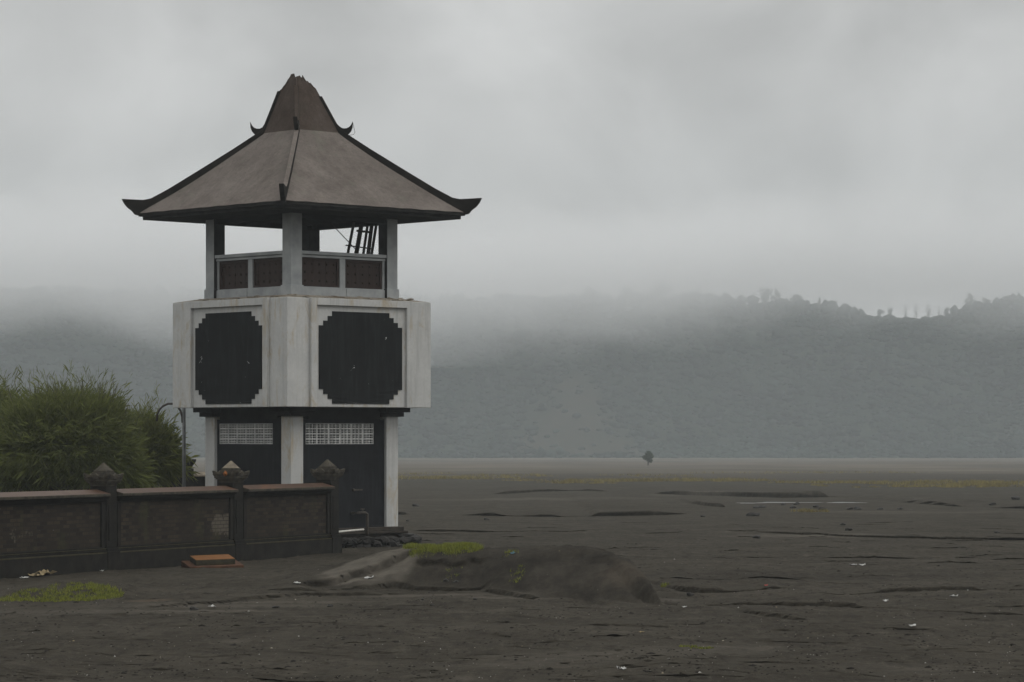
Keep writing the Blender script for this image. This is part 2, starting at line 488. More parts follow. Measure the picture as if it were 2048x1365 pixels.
def terrain(X, Y, detail=True, lip=None):
    z = base_z(Y) * 1.0
    if lip is None: lip = np.zeros(len(X))
    # broad swells
    near = np.exp(-np.maximum(Y - 60, 0) / 160)
    z = z + near * (.10 * fbm(X / 9, Y / 12, 3, 3) + .035 * fbm(X / 2.2, Y / 3.0, 5, 3))
    z = z + (1 - near) * .35 * fbm(X / 60, Y / 60, 8, 3)
    # rise of ash towards the compound's wall on the left
    z = z + .0 * X
    # the mound
    cz = np.interp(X, CREST[:, 0], CREST[:, 2], left=0, right=0)
    cy = np.interp(X, CREST[:, 0], CREST[:, 1]) + .25 * fbm(X / .9, Y / 3, 21, 3)
    fy = np.interp(X, FRONT[:, 0], FRONT[:, 1]) + .4 * fbm(X / .8, Y / 5, 22, 3)
    tf = sst((Y - fy) / np.maximum(cy - fy, .3))
    tb = 1 - sst((Y - cy) / 6.0)
    rough = 1 + .12 * fbm(X / .6, Y / 1.2, 23, 5, .55)
    z = z + cz * np.where(Y < cy, .35 * tf + .65 * np.sin(np.clip((Y - fy) / np.maximum(cy - fy, .3), 0, 1) * 1.5708), tb) * rough
    # scarp with an overhanging lip across the mound's left shoulder and under the turf
    onm = sst((X + 4.2) / .5) * (1 - sst((X + 2.2) / .5))
    ys = 57.3 + (X + 3.6) * .80 + .3 * fbm(X / .35, Y / 40, 24, 3)
    d = Y - ys
    z = z + onm * (.13 * sst(d / .18 + .5) * np.exp(-np.maximum(d, 0) / 2.6) - .06 * np.exp(-(d / .4) ** 2))
    lip -= onm * .24 * sst(d / .18 + .5) * np.exp(-np.maximum(d - .1, 0) / 1.0)
    onm = sst((X + 2.1) / .35) * (1 - sst((X + .62) / .3))
    ys = 57.75 + .35 * np.sin(X * 2.6) + .6 * fbm(X / .45, Y / 40, 25, 3)
    d = Y - ys
    z = z + onm * (.085 * sst(d / .14 + .5) * (.4 + .9 * np.abs(fbm(X / .3, Y * 0, 27, 2))) * np.exp(-np.maximum(d, 0) / 2.6) - .03 * np.exp(-(d / .35) ** 2))
    lip -= onm * .15 * sst(d / .14 + .5) * np.exp(-np.maximum(d - .1, 0) / 1.0)
    # rills down the mound's right flank
    onr = sst((X - .9) / .6) * (1 - sst((X - 2.75) / .2)) * sst((Y - 51.5) / 1.5) * (1 - sst((Y - 59) / 1.5))
    z = z - onr * .17 * np.maximum(0, fbm((X + (Y - 55) * .22) / .33, Y / 3.6, 26, 3)) * 2
    # hummock carrying the turf at far left
    hx, hy = gp(120, 1190)
    z = z + .20 * np.exp(-((X - hx) / 1.15) ** 4 - ((Y - hy - .9) / 1.5) ** 4) * (1 + .25 * fbm(X / .5, Y / .7, 31, 3))
    # scoured hollow right of the mound
    z = z - .10 * np.exp(-((X - 4.2) / 2.4) ** 2 - ((Y - 54) / 2.2) ** 2)
    for (xs, yl), h, c, L, w in SC:
        m = (X > xs[0] - .5) & (X < xs[-1] + .5) & (np.abs(Y - yl.mean()) < 45 + 3 * L)
        if not m.any(): continue
        x = X[m]; y = Y[m]
        span = max(xs[-1] - xs[0], .05)
        tp = sst((x - xs[0]) / (span * .22)) * (1 - sst((x - xs[-1] + span * .22) / (span * .22)))
        big = 1.0 if yl.mean() < 90 else yl.mean() / 60
        wob = .5 * big * fbm(x / (1.3 * big), y * 0 + yl.mean(), 41, 2, .4) * min(1, 2.2 * span)
        dd = y - np.interp(x, xs, yl) - wob * min(1, w / .1)
        hh = h * .8 * tp * (sst((fbm(x / (1.9 * big), y * 0 + yl.mean() * .37, 43, 2) + .28) / .3) if span > 1.5 else 1) * (.8 + .4 * fbm(x / (1.2 * big), y * 0 + 3.3, 42, 2))
        z[m] = z[m] + hh * sst(dd / w) * np.exp(-np.maximum(dd, 0) / L) - c * tp * np.exp(-(np.minimum(dd, 0) / (w * 5)) ** 2) * (dd < w)
        lip[m] -= np.minimum(tp * 3, 1) * (w + .35 * h) * sst(dd / w) * np.exp(-np.maximum(dd - w, 0) / max(.8, 6 * w)) * (tp > .02)
    if detail:
        k = np.exp(-np.maximum(Y - 75, 0) / 45)
        # broken crusts: tiny terraces
        n = fbm(X / 1.6, Y / 2.6, 51, 5, .55)
        amt = sst((fbm(X / 5, Y / 9, 52, 2) + .25) / .5)
        q = n * 9; fr = q - np.floor(q)
        ter = (np.floor(q) + sst((fr - .86) / .14)) / 9
        z = z + k * amt * (.06 * (ter - n * .9))
        z = z + k * .012 * fbm(X / .25, Y / .4, 53, 4)
        # short gouges left by running water
        g = fbm(X / .55, Y / 1.5, 54, 3)
        z = z - k * .006 * sst((g - .30) / .2)
        # small clods
        g = noise2(X / .16, Y / .2, 55)
        z = z + k * .024 * sst((g - .52) / .2)
    return z


def steps(*segs):
    out = []
    for a, b, d in segs: out.append(np.arange(a, b, d))
    return np.concatenate(out)


_YS = np.concatenate([np.arange(31, 92, .06), np.arange(92, 420, .5)])


def gpt(px, py):
    """where the line of sight through a photo pixel first meets the relief"""
    xs_ = (px - 1024) * _YS / F
    hit = terrain(xs_.copy(), _YS.copy()) >= HC - (py - HOR) * _YS / F
    if not hit.any(): return gp(px, py)
    y = _YS[int(np.argmax(hit))]
    return (px - 1024) * y / F, float(y)


xs_pos = steps((0, 15, .075), (15, 32, .3), (32, 110, 1.5), (110, 300, 10), (300, 1000, 60))
XL = np.concatenate([-xs_pos[::-1][:-1], xs_pos, [1000.]]); XL = np.concatenate([[-1000.], XL])
YL = np.concatenate([steps((-100, 25, 12), (25, 34, 1.0), (34, 80, .075), (80, 130, .13), (130, 215, .28), (215, 420, 1.6), (420, 1060, 16), (1060, 1500, 40)), [1500.]])
GX, GY = np.meshgrid(XL, YL)
LIP = np.zeros(GX.size)
GZ = terrain(GX.ravel().copy(), GY.ravel().copy(), lip=LIP)
nx, ny = len(XL), len(YL)
V = np.stack([GX.ravel(), GY.ravel() + LIP, GZ], 1)
idx = np.arange(nx * ny).reshape(ny, nx)
FQ = np.stack([idx[:-1, :-1], idx[:-1, 1:], idx[1:, 1:], idx[1:, :-1]], -1).reshape(-1, 4)
fx, fy = GX.ravel(), GY.ravel()
pale = np.zeros(len(V))
def blob(px, py, rx, ry, amp, seed):
    x, y = gpt(px, py)
    d = ((fx - x) / rx) ** 2 + ((fy - y) / ry) ** 2
    return amp * np.clip(1.15 - d - .9 * np.abs(fbm(fx / rx * 2.2, fy / ry * 2.2, seed, 3)), 0, 1)
pale += blob(745, 1131, .95, 1.5, 1.3, 61) + blob(690, 1143, .6, 1.1, 1.2, 62) + blob(790, 1119, .5, 1.0, 1.0, 63)
for i, (a, b, rx, ry, am) in enumerate([(900, 1190, 2.2, .5, .7), (420, 1212, 2.4, .8, .55), (150, 1225, 2.6, .9, .45), (560, 1205, 2.0, .5, .5),
                                        (1010, 1196, 1.2, .35, .8), (1345, 1201, .35, .5, .8), (1580, 1072, 2.4, 1.2, .55), (1690, 1074, 1.8, 1.0, .45),
                                        (1410, 990, 4, 5, .9), (1150, 998, 6, 5, .35), (960, 1000, 5, 4, .3), (1250, 1145, .9, 1.0, .55), (1130, 1150, .9, 1.0, .4),
                                        (1430, 1300, 1.4, 1.2, .35), (1160, 1310, 1.6, 1.0, .35), (1960, 1025, 8, 1.4, .5), (1750, 1024, 6, 1.2, .5),
                                        (470, 1283, .35, .4, .6), (440, 1222, 1.2, .35, .7), (1050, 1330, 1.5, .8, .35), (1890, 1340, 1.6, 1.2, .25)]):
    pale += blob(a, b, rx, ry, am, 70 + i)
pale = np.clip(pale, 0, 1)
_cz = np.interp(fx, CREST[:, 0], CREST[:, 2], left=0, right=0); _cy = np.interp(fx, CREST[:, 0], CREST[:, 1]); _fy = np.interp(fx, FRONT[:, 0], FRONT[:, 1])
mound = sst(_cz / .35) * sst((fy - _fy + .3) / .7) * (1 - sst((fy - _cy - 1.0) / 4)) * (fx > -5.2) * (fx < 2.7)
dark_tone = np.clip(mound * (.62 + .5 * fbm(fx / .9, fy / 1.4, 94, 4)) * (1 - pale) + blob(1480, 1150, 2.6, 3.2, .45, 95) + blob(1780, 1150, 2.6, 3.6, .35, 96) + blob(1150, 1175, 2.4, 2.2, .3, 97), 0, 1)  # darker tone over the mound and the ground to its right
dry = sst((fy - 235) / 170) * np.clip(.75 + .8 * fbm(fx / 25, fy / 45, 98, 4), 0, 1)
brown = np.clip(blob(1245, 1142, .5, .8, .2, 91) + blob(300, 1202, .5, .5, .5, 92), 0, 1)
ground = np_mesh('ground', V, FQ, M['ground'], smooth=True, attrs={'pale': pale, 'dark_tone': dark_tone, 'dry': dry, 'brown': brown})
tag(ground, 'dark grey volcanic ash plain cut by low erosion scarps', 'ground', kind='structure')


def gz(x, y):
    return float(terrain(np.array([float(x)]), np.array([float(y)]))[0])


# ------------------------------------------------------------------ hills
CR = np.array([(-700, 590), (0, 585), (300, 590), (700, 600), (900, 606), (1100, 606), (1200, 604), (1300, 602), (1400, 600), (1480, 612), (1530, 612), (1620, 612), (1700, 628),
               (1750, 636), (1830, 640), (1900, 636), (1960, 618), (2048, 608), (2400, 590), (2800, 600)])
YC, YF = 1205.0, 1052.0


def hill_z(X, Y):
    px = X / YC * F + 1024
    top = HC + (HOR - np.interp(px, CR[:, 0], CR[:, 1])) * YC / F
    foot = -5.4
    yf = YF + 7 * fbm(X / 40, X * 0, 111, 3) + 16 * np.exp(-((px - 1130) / 90) ** 2) * -1
    spur = 22 * fbm(X / 55, Y / 260, 112, 3)
    t = (Y - yf + spur * sst((Y - yf) / 60)) / (YC - yf)
    s = sst(np.clip(t, 0, 1) * .86 + .0) / sst(np.array(.86))
    z = foot + (top - foot) * np.minimum(s, 1)
    z = np.where(Y > YC, top - (Y - YC) * .02, z)
    z = np.where(t < 0, foot - 2 + np.maximum(t, -1) * 2, z)
    return z


hx = np.arange(-640, 641, 5.0); hy = np.concatenate([np.arange(1020, 1230, 4.0), np.arange(1230, 1450, 20.0)])
HX, HY = np.meshgrid(hx, hy)
HZ = hill_z(HX.ravel(), HY.ravel()) + .8 * fbm(HX.ravel() / 14, HY.ravel() / 14, 120, 3)
hpx = HX.ravel() / HY.ravel() * F + 1024; hpy = HOR - (HZ - HC) * F / HY.ravel()


def bare_mask(px, py):
    t = np.clip((py - 745) / (915 - 745), 0, 1.2)
    half = 20 + 175 * t ** 1.2
    cx = 1150 + 10 * t
    m = 1 - np.abs(px - cx) / half + .9 * fbm(px / 60, py / 45, 130, 4)
    return sst(m * 1.6) * (py > 740) * sst((918 - py) / 12)


nxh, nyh = len(hx), len(hy)
ih = np.arange(nxh * nyh).reshape(nyh, nxh)
FH = np.stack([ih[:-1, :-1], ih[:-1, 1:], ih[1:, 1:], ih[1:, :-1]], -1).reshape(-1, 4)
hills = np_mesh('hills', np.stack([HX.ravel(), HY.ravel(), HZ], 1), FH, M['hill'], smooth=True, attrs={'bare': bare_mask(hpx, hpy) * .8})
tag(hills, 'steep caldera wall closing the plain under low cloud', 'hills', kind='structure')

rng = np.random.default_rng(7)


def crowns(n, xr, yr, name, label, big=1.0, lift=.12):
    """closed forest canopy: thousands of lumpy crowns as one mass"""
    iv = np.array(ICO[1][0]); jf = np.array(ICO[1][1])
    x = rng.uniform(*xr, n); y = rng.uniform(*yr, n)
    z = hill_z(x, y)
    px = x / y * F + 1024; py = HOR - (z - HC) * F / y
    keep = rng.random(n) > bare_mask(px, py) * .93
    keep &= z > -5.3
    if big > 1: keep &= ~((px > 1735) & (px < 1905)) & (fbm(px / 45, px * 0, 131, 3) > -.2)
    x, y, z = x[keep], y[keep], z[keep]; n = len(x)
    r = np.clip(rng.lognormal(.25, .35, n), .7, 3.4 if big == 1 else 2.1) * (1 + .5 * (rng.random(n) > .95)) * big
    j = rng.uniform(.62, 1.28, (n, len(iv), 1))
    P = iv[None] * j * r[:, None, None] * np.stack([np.ones(n), np.ones(n), rng.uniform(.35, .7, n) if big == 1 else rng.uniform(.7, 1.5, n)], 1)[:, None, :]
    P = P + np.stack([x, y, z + r * lift], 1)[:, None, :]
    Fc = jf[None] + (np.arange(n) * len(iv))[:, None, None]
    sh = np.repeat(np.clip(.3 + 1.7 * fbm(x / 22, z / 11, 140, 4) + .15 * rng.random(n), 0, 1), len(iv))
    o = np_mesh(name, P.reshape(-1, 3), Fc.reshape(-1, 3), M['forest'], smooth=True, attrs={'shade': sh})
    tag(o, label, 'forest', kind='stuff')


crowns(17000, (-250, 250), (1046, 1226), 'forest', 'misty dark green forest covering the steep hillside')
crowns(1100, (-250, 250), (1198, 1208), 'forest', 'ragged line of misty tree crowns along the top of the hill', 1.12, .55)

crowns(190, (-250, 250), (1041, 1054), 'forest', 'low scrub and bushes along the foot of the misty hill', 1.13, .3)


# ------------------------------------------------------------------ far trees, each on its own
def leaf_cloud(n, lumps, size, rnd):
    """n leaf-clump triangles scattered through a list of (centre, radii) lumps"""
    vs = np.zeros((n, 3, 3)); sh = np.zeros(n)
    for i in range(n):
        c, rr = lumps[rnd.randrange(len(lumps))]
        d = Vector((rnd.gauss(0, 1), rnd.gauss(0, 1), rnd.gauss(0, 1))).normalized() * (rnd.random() ** .45)
        p = Vector((c[0] + d.x * rr[0], c[1] + d.y * rr[1], c[2] + d.z * rr[2]))
        for k in range(3):
            q = p + Vector((rnd.uniform(-1, 1), rnd.uniform(-1, 1), rnd.uniform(-1, 1))) * size
            vs[i, k] = q
        sh[i] = rnd.random() ** 3
    return vs.reshape(-1, 3), np.arange(3 * n).reshape(-1, 3), np.repeat(sh, 3)


def far_tree(px, top, width, base, Y, shape, label, seed, group, name='tree', n=900, zb=None):
    rnd = random.Random(seed)
    X = (px - 1024) * Y / F
    h = (base - top) * Y / F; w = width * Y / F
    z0 = HC - (base - HOR) * Y / F if zb is None else zb
    h = HC - (top - HOR) * Y / F - z0
    root = empty(name, (X, Y, z0)); tag(root, label, 'tree', group)
    lumps = []
    if shape == 'round':
        for k in range(9):
            a = rnd.uniform(0, 6.28); q = rnd.uniform(0, .30) * w
            lumps.append(((q * math.cos(a), q * math.sin(a), h * rnd.uniform(.34, .84)), (w * .25, w * .25, h * .17)))
    elif shape == 'column':
        for k in range(6):
            lumps.append(((rnd.uniform(-.1, .1) * w, rnd.uniform(-.1, .1) * w, h * (.36 + .11 * k)), (w * .40, w * .40, h * .13)))
    else:
        for k in range(8):
            t = k / 7
            lumps.append(((rnd.uniform(-.3, .3) * w * (1 - t * .8), rnd.uniform(-.3, .3) * w, h * (.3 + .62 * t)), (w * .3 * (1.1 - t * .8), w * .3 * (1.1 - t * .8), h * .13)))
    v, f, sh = leaf_cloud(n, lumps, max(.17, w * .07), rnd)
    np_mesh('crown', v, f, M['leaves'], root, attrs={'shade': sh})
    t = MB()
    t.tube([(0, 0, -1.5), (.05 * w, 0, h * .35), (0, .03 * w, h * .7)], .045 * w + .08, 6, .03)
    for k in range(4):
        a = rnd.uniform(0, 6.28)
        t.tube([(.03 * w, 0, h * .4), (math.cos(a) * w * .2, math.sin(a) * w * .2, h * .62)], .05, 5, .02)
    t.build('trunk', M['twig'], root)


G = 'trees along the crest of the far hill'
far_tree(1321, 560, 44, 604, 1212, 'round', 'pale misty round tree, leftmost one showing on the far crest', 1, G)
far_tree(1398, 574, 14, 604, 1210, 'column', 'thin upright tree left of centre on the misty far crest', 2, G)
far_tree(1452, 588, 26, 612, 1208, 'round', 'small rounded tree just left of the tall broad crest tree', 3, G)
far_tree(1529, 571, 34, 620, 1208, 'round', 'tallest broad dark crowned tree on the far crest', 4, G, n=700)
far_tree(1552, 579, 30, 618, 1213, 'cone', 'sloping tree leaning against the tallest crest tree on its right', 5, G)
far_tree(1592, 587, 34, 616, 1210, 'round', 'wide tree with a flat topped crown right of the tallest crest tree', 6, G)
far_tree(1640, 597, 16, 622, 1209, 'cone', 'small pointed tree on the crest where it starts to dip', 7, G)
far_tree(1668, 601, 24, 628, 1210, 'round', 'bushy tree on the falling part of the crest', 8, G)
far_tree(1693, 603, 20, 632, 1209, 'round', 'bushy tree at the lower end of the falling crest', 9, G)
far_tree(1760, 617, 18, 640, 1209, 'round', 'low round tree in the saddle of the crest', 10, G)
far_tree(1780, 614, 14, 640, 1210, 'round', 'dark round tree in the saddle beside the slim trees', 11, G)
far_tree(1811, 609, 14, 645, 1210, 'column', 'first slim columnar tree from the left in the crest saddle', 12, G, n=260)
far_tree(1832, 609, 13, 645, 1210, 'column', 'middle slim columnar tree standing clear in the crest saddle', 13, G, n=260)
far_tree(1857, 610, 17, 645, 1210, 'column', 'thickest of the slim columnar trees in the crest saddle', 14, G, n=300)
far_tree(1877, 611, 10, 642, 1211, 'column', 'faintest thinnest columnar tree right of the crest saddle', 15, G, n=160)
far_tree(1894, 613, 18, 640, 1210, 'round', 'rounded tree right of the slim trees in the saddle', 16, G)
far_tree(1940, 587, 36, 634, 1209, 'cone', 'large dark pointed tree at the right end of the crest', 17, G, n=600)
far_tree(2018, 590, 40, 618, 1210, 'round', 'broad tree on the crest at the right edge of the view', 18, G)
far_tree(1972, 596, 26, 620, 1210, 'round', 'low broad tree between the two big trees at right crest end', 19, G)
tx, ty = gp(1295, 932)
far_tree(1295, 903, 26, 932, ty, 'round', 'lone dark bushy tree standing on the open plain', 20, None, n=1700, zb=gz(tx, ty))

# ------------------------------------------------------------------ the watchtower
AX, AY = -5.5, 78.4
tower = empty('watchtower', (AX, AY, 0), R(43))
tag(tower, 'two storey white watchtower with black panels and a broken hip roof', 'watchtower')


def on_faces(fn, ks=(0, 1, 2, 3)):
    for k in ks: fn(k)


# base
def base():
    m = MB()
    m.frustum(1.93, -.15, 1.93, .18); m.frustum(1.88, .18, 1.88, .34); m.frustum(1.98, .34, 1.98, .40); m.frustum(1.90, .40, 1.90, .505)
    m.build('plinth', M['plinth'], tower, .015)
    m = MB(); rnd = random.Random(5)
    for k in range(150):
        side = rnd.random() < .75
        u = rnd.uniform(-2.1, 2.35); o = rnd.uniform(1.85, 2.3)
        x, y = (u, -o) if side else (o, -u)
        m.stone((x, y, rnd.uniform(-.18, .22) - (o - 1.85) * .35), rnd.uniform(.08, .22), rnd, (1.3, 1, .65))
    for k in range(26):
        u = -.4 + k * .1
        m.stone((u, -2.1 + rnd.uniform(-.08, .08), .16 + rnd.uniform(-.05, .05)), rnd.uniform(.10, .19), rnd, (1.4, 1, .6))
    for k in range(8):
        m.stone((1.95 + rnd.uniform(-.1, .25), -1.95 + rnd.uniform(-.2, .2), -.05 + .045 * k), rnd.uniform(.16, .22), rnd, (1.2, 1.2, .5))
    m.build('foundation_rubble', M['stone'], tower)


base()
PO, PW = 1.79, .40          # lower pillars: outer face, width
for sx in (-1, 1):
    for sy in (-1, 1):
        m = MB()
        m.box(min(sx * PO, sx * (PO - PW)), max(sx * PO, sx * (PO - PW)), min(sy * PO, sy * (PO - PW)), max(sy * PO, sy * (PO - PW)), .505, 3.38)
        p = m.build('pillar', M['white'], tower, .012)
        m = MB()
        for (o, w, z0, z1) in ((1.90, .60, 3.37, 3.485), (2.015, .84, 3.485, 3.60)):
            m.box(min(sx * o, sx * (o - w)), max(sx * o, sx * (o - w)), min(sy * o, sy * (o - w)), max(sy * o, sy * (o - w)), z0, z1)
        m.build('capital', M['dark_concrete'], p, .008)
# ring beam between the capitals
m = MB()
for k in range(4):
    q = MB(); q.box(-1.2, 1.2, -1.76, -1.45, 3.30, 3.598); q.rot(k); m.add(q.v, q.f)
m.build('ring_beam', M['dark_concrete'], tower)

GR = (-1.24, 1.03, 2.66, 3.19)    # grille opening in face coordinates (u0,u1,z0,z1)


def lower_face(k):
    u0, u1, z0, z1 = GR
    if k == 3: u0, u1 = -1.30, .93
    a = PO - PW
    m = MB()
    m.box(-a, u0, -1.70, -1.52, .505, 3.30); m.box(u1, a, -1.70, -1.52, .505, 3.30)
    m.box(u0, u1, -1.70, -1.52, .505, z0); m.box(u0, u1, -1.70, -1.52, z1, 3.30)
    w = m.rot(k).build('wall', M['darkwall'], tower)
    g = MB()
    nu, nr = 6, 4
    W = (u1 - u0) / nu; H = (z1 - z0) / nr
    for i in range(nu + 1):
        x = u0 + i * W; t = .021
        g.box(max(x - t, u0), min(x + t, u1), -1.69, -1.60, z0, z1)
    for j in range(nr + 1):
        z = z0 + j * H; t = .017
        g.box(u0, u1, -1.687, -1.603, max(z - t, z0), min(z + t, z1))
    for i in range(nu):
        for q in (1, 2):
            x = u0 + i * W + .021 + (W - .042) * q / 3
            g.box(x - .0085, x + .0085, -1.68, -1.61, z0, z1)
    for j in range(nr):
        z = z0 + (j + .5) * H
        g.box(u0, u1, -1.677, -1.613, z - .0065, z + .0065)
    g.rot(k).build('vent_grille', M['grille'], w)
    return w


M['grille'] = simple('grimy_white_blocks', (.42, .42, .41), (.62, .62, .60), 3, bump=.1)
walls = {k: lower_face(k) for k in range(4)}
# latch slot and tap on the visible wall
m = MB(); m.box(.30, .62, -1.735, -1.703, 1.46, 1.495); m.box(.30, .34, -1.75, -1.703, 1.45, 1.51)
m.build('latch', M['rustpipe'], tower)
m = MB()
m.tube([(.27, -1.69, .88), (.27, -1.80, .88), (.33, -1.9, .89), (.5, -1.98, .90), (.555, -2.0, .86), (.56, -2.0, .6), (.56, -2.0, .16)], .035, 8)
m.tube([(.44, -1.95, .9), (.44, -1.95, .99)], .02, 6); m.tube([(.38, -1.95, .985), (.50, -1.95, .985)], .016, 6)
m.build('water_pipe', M['rustpipe'], tower, smooth=True)
# ceiling of the lower room
m = MB(); m.box(-1.5, 1.5, -1.5, 1.5, 3.40, 3.59); m.build('ceiling_slab', M['dark_concrete'], tower)

# panelled box
BA = 2.395
m = MB(); m.frustum(BA, 3.602, BA, 6.35); box = m.build('upper_box', M['white'], tower, .015)
m = MB(); m.frustum(BA - .02, 6.352, 1.86, 6.45)
rnd = random.Random(12)
for k in range(60):
    q = rnd.uniform(-2.2, 2.2); d = rnd.uniform(1.86, 2.34)
    s_ = (q, -d) if k % 2 else (-d, q)
    m.stone((s_[0], s_[1], 6.36 + (2.39 - d) * .17), rnd.uniform(.02, .07), rnd, (1.5, 1.5, .4))
m.build('cement_fillet', M['fillet'], tower)


def stepped(hw, z0, z1, du, dz, n=3):
    p = []
    for j in range(n + 1):      # lower left going down-right
        p.append((-hw + j * du, z0 + (n - j) * dz)); 
        if j < n: p.append((-hw + (j + 1) * du, z0 + (n - j) * dz))
    out = list(p)
    out += [(-x, z) for x, z in reversed(p)]
    top = [(x, z1 + z0 - z) for x, z in out]
    return out + list(reversed(top))


def panel_face(k):
    f = MB()
    f.box(-1.69, -1.50, -BA - .09, -BA - .001, 3.600, 6.354); f.box(1.50, 1.69, -BA - .09, -BA - .001, 3.600, 6.354)
    f.box(-1.50, 1.50, -BA - .09, -BA - .001, 6.175, 6.354)
    fr = f.rot(k).build('panel_frame', M['white'], box, .008)
    p = MB()
    p.prism([(x, -BA - .022, z) for x, z in stepped(1.385, 3.69, 6.03, .145, .122)], (0, .02, 0))
    p.rot(k).build('black_panel', M['black'], box)


on_faces(panel_face)

# open gallery
UO, UW = 1.78, .36
for sx in (-1, 1):
    for sy in (-1, 1):
        m = MB()
        m.box(min(sx * UO, sx * (UO - UW)), max(sx * UO, sx * (UO - UW)), min(sy * UO, sy * (UO - UW)), max(sy * UO, sy * (UO - UW)), 6.42, 8.52)
        m.box(min(sx * (UO + .03), sx * (UO - UW - .03)), max(sx * (UO + .03), sx * (UO - UW - .03)), min(sy * (UO + .03), sy * (UO - UW - .03)), max(sy * (UO + .03), sy * (UO - UW - .03)), 6.40, 6.70)
        o = m.build('gallery_pillar', M['galgrey'], tower, .012)
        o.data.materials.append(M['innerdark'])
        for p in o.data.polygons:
            if p.normal.x * sx < -.5 or p.normal.y * sy < -.5: p.material_index = 1  # faces turned towards the interior take the dark tone
m = MB(); m.box(-1.84, 1.84, -1.84, 1.84, 6.3, 6.415); m.build('gallery_floor', M['dark_concrete'], tower)


def rail_face(k):
    a = UO - UW - .03
    m = MB()
    m.box(-a, a, -1.70, -1.52, 6.418, 6.68); m.box(-a, -.12, -1.725, -1.701, 6.418, 6.66); m.box(.10, a, -1.725, -1.701, 6.418, 6.66)
    m.box(-.10, .08, -1.69, -1.53, 6.68, 7.42)
    a2 = UO - UW
    m.box(-a2, a2, -1.71, -1.52, 7.42, 7.475); m.box(-a2, a2, -1.76, -1.50, 7.495, 7.58); m.box(-a2, a2, -1.68, -1.55, 7.475, 7.495)
    m.box(-a2, -a2 + .07, -1.68, -1.54, 6.68, 7.42); m.box(a2 - .07, a2, -1.68, -1.54, 6.68, 7.42)
    b = m.rot(k).build('balustrade', M['galgrey'], tower, .006)
    for (u0, u1) in ((-a2 + .07, -.10), (.08, a2 - .07)):
        p = MB(); w = u1 - u0
        nb = 6
        for i in range(nb):
            p.box(u0 + w * i / nb + .002, u0 + w * (i + 1) / nb - .002, -1.62 + .004 * (i % 2), -1.57, 6.68, 7.42)
        for (x0, x1, zz0, zz1) in ((u0, u0 + .07, 6.68, 7.42), (u1 - .07, u1, 6.68, 7.42), (u0 + .07, u1 - .07, 6.68, 6.74), (u0 + .07, u1 - .07, 7.35, 7.42)):
            p.box(x0, x1, -1.65, -1.621, zz0, zz1)
        nf = len(p.f); s = p
        for i in range(5):
            for j in range(3):
                x = u0 + .15 + (w - .30) * i / 4; z = 6.83 + .215 * j
                s.frustum(.024, 0, .014, .02)
                n0 = len(s.v) - 8
                for q in range(n0, n0 + 8):
                    vx, vy, vz = s.v[q]; s.v[q] = (x + vx, -1.62 - vz, z + vy * 1.3)
        pb = p.rot(k).build('wooden_panel', M['wood'], b)
        pb.data.materials.append(M['batten'])
        for q in range(nf, len(pb.data.polygons)): pb.data.polygons[q].material_index = 1


on_faces(rail_face)
# beams and soffit
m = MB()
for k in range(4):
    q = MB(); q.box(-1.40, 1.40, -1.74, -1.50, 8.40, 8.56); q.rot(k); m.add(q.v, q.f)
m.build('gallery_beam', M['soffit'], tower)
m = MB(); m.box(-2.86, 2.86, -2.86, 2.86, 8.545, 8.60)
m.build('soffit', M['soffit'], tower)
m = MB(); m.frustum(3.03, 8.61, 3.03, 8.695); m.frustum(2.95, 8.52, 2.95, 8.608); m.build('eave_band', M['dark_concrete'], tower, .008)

# main hip roof, faintly hollow and uneven
def main_roof():
    rings = 14; per = 16
    vs = []; fs = []
    for r in range(rings + 1):
        t = r / rings
        a = 3.05 + (.70 - 3.05) * t
        z = 8.697 + (10.80 - 8.697) * (t - .035 * math.sin(math.pi * t))
        for side in range(4):
            for i in range(per):
                w = -1 + 2 * i / per
                x, y = [(w * a, -a), (a, w * a), (-w * a, a), (-a, -w * a)][side]
                dz = .014 * math.sin(x * 3.1 + y * 1.7) * math.sin(y * 2.3 + 1) if 0 < r < rings else 0
                if r == 0: dz = .008 * math.sin(x * 9 + y * 7)
                vs.append((x, y, z + dz))
    n = 4 * per
    for r in range(rings):
        for i in range(n):
            j = (i + 1) % n
            fs.append((r * n + i, r * n + j, (r + 1) * n + j, (r + 1) * n + i))
    fs.append(tuple(range(n))[::-1]); fs.append(tuple(rings * n + i for i in range(n)))
    m = MB(); m.add(vs, fs); return m.build('main_roof', M['roof'], tower)


roof = main_roof()
HIPS = [(-1, -1), (1, -1), (1, 1), (-1, 1)]


def radial(profile, k, th, name, mat, parent, off=(0, 0)):
    """outline (r,z) in the vertical plane through a corner, given a thickness"""
    sx, sy = HIPS[k]
    d = Vector((sx, sy, 0)).normalized(); n = Vector((-d.y, d.x, 0))
    pts = [d * r + Vector((0, 0, z)) - n * th / 2 + Vector((off[0], off[1], 0)) for r, z in profile]
    m = MB(); m.prism(pts, n * th)
    o = m.build(name, mat, parent, .01)
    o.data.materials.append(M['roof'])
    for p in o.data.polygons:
        if p.normal.z > .7: p.material_index = 1  # upward faces take the lighter roof colour, sides stay dark
    return o


hip_prof = [(1.0, 10.885), (1.8, 10.365), (2.7, 9.81), (3.5, 9.325), (3.95, 9.085), (4.15, 9.045), (4.72, 9.075), (4.66, 8.95), (4.57, 8.84), (4.46, 8.76), (4.38, 8.66), (4.26, 8.64),
            (3.5, 9.10), (2.5, 9.70), (1.0, 10.70)]
for k in range(4): radial(hip_prof, k, .12, 'hip_ridge', M['ridge'], roof)


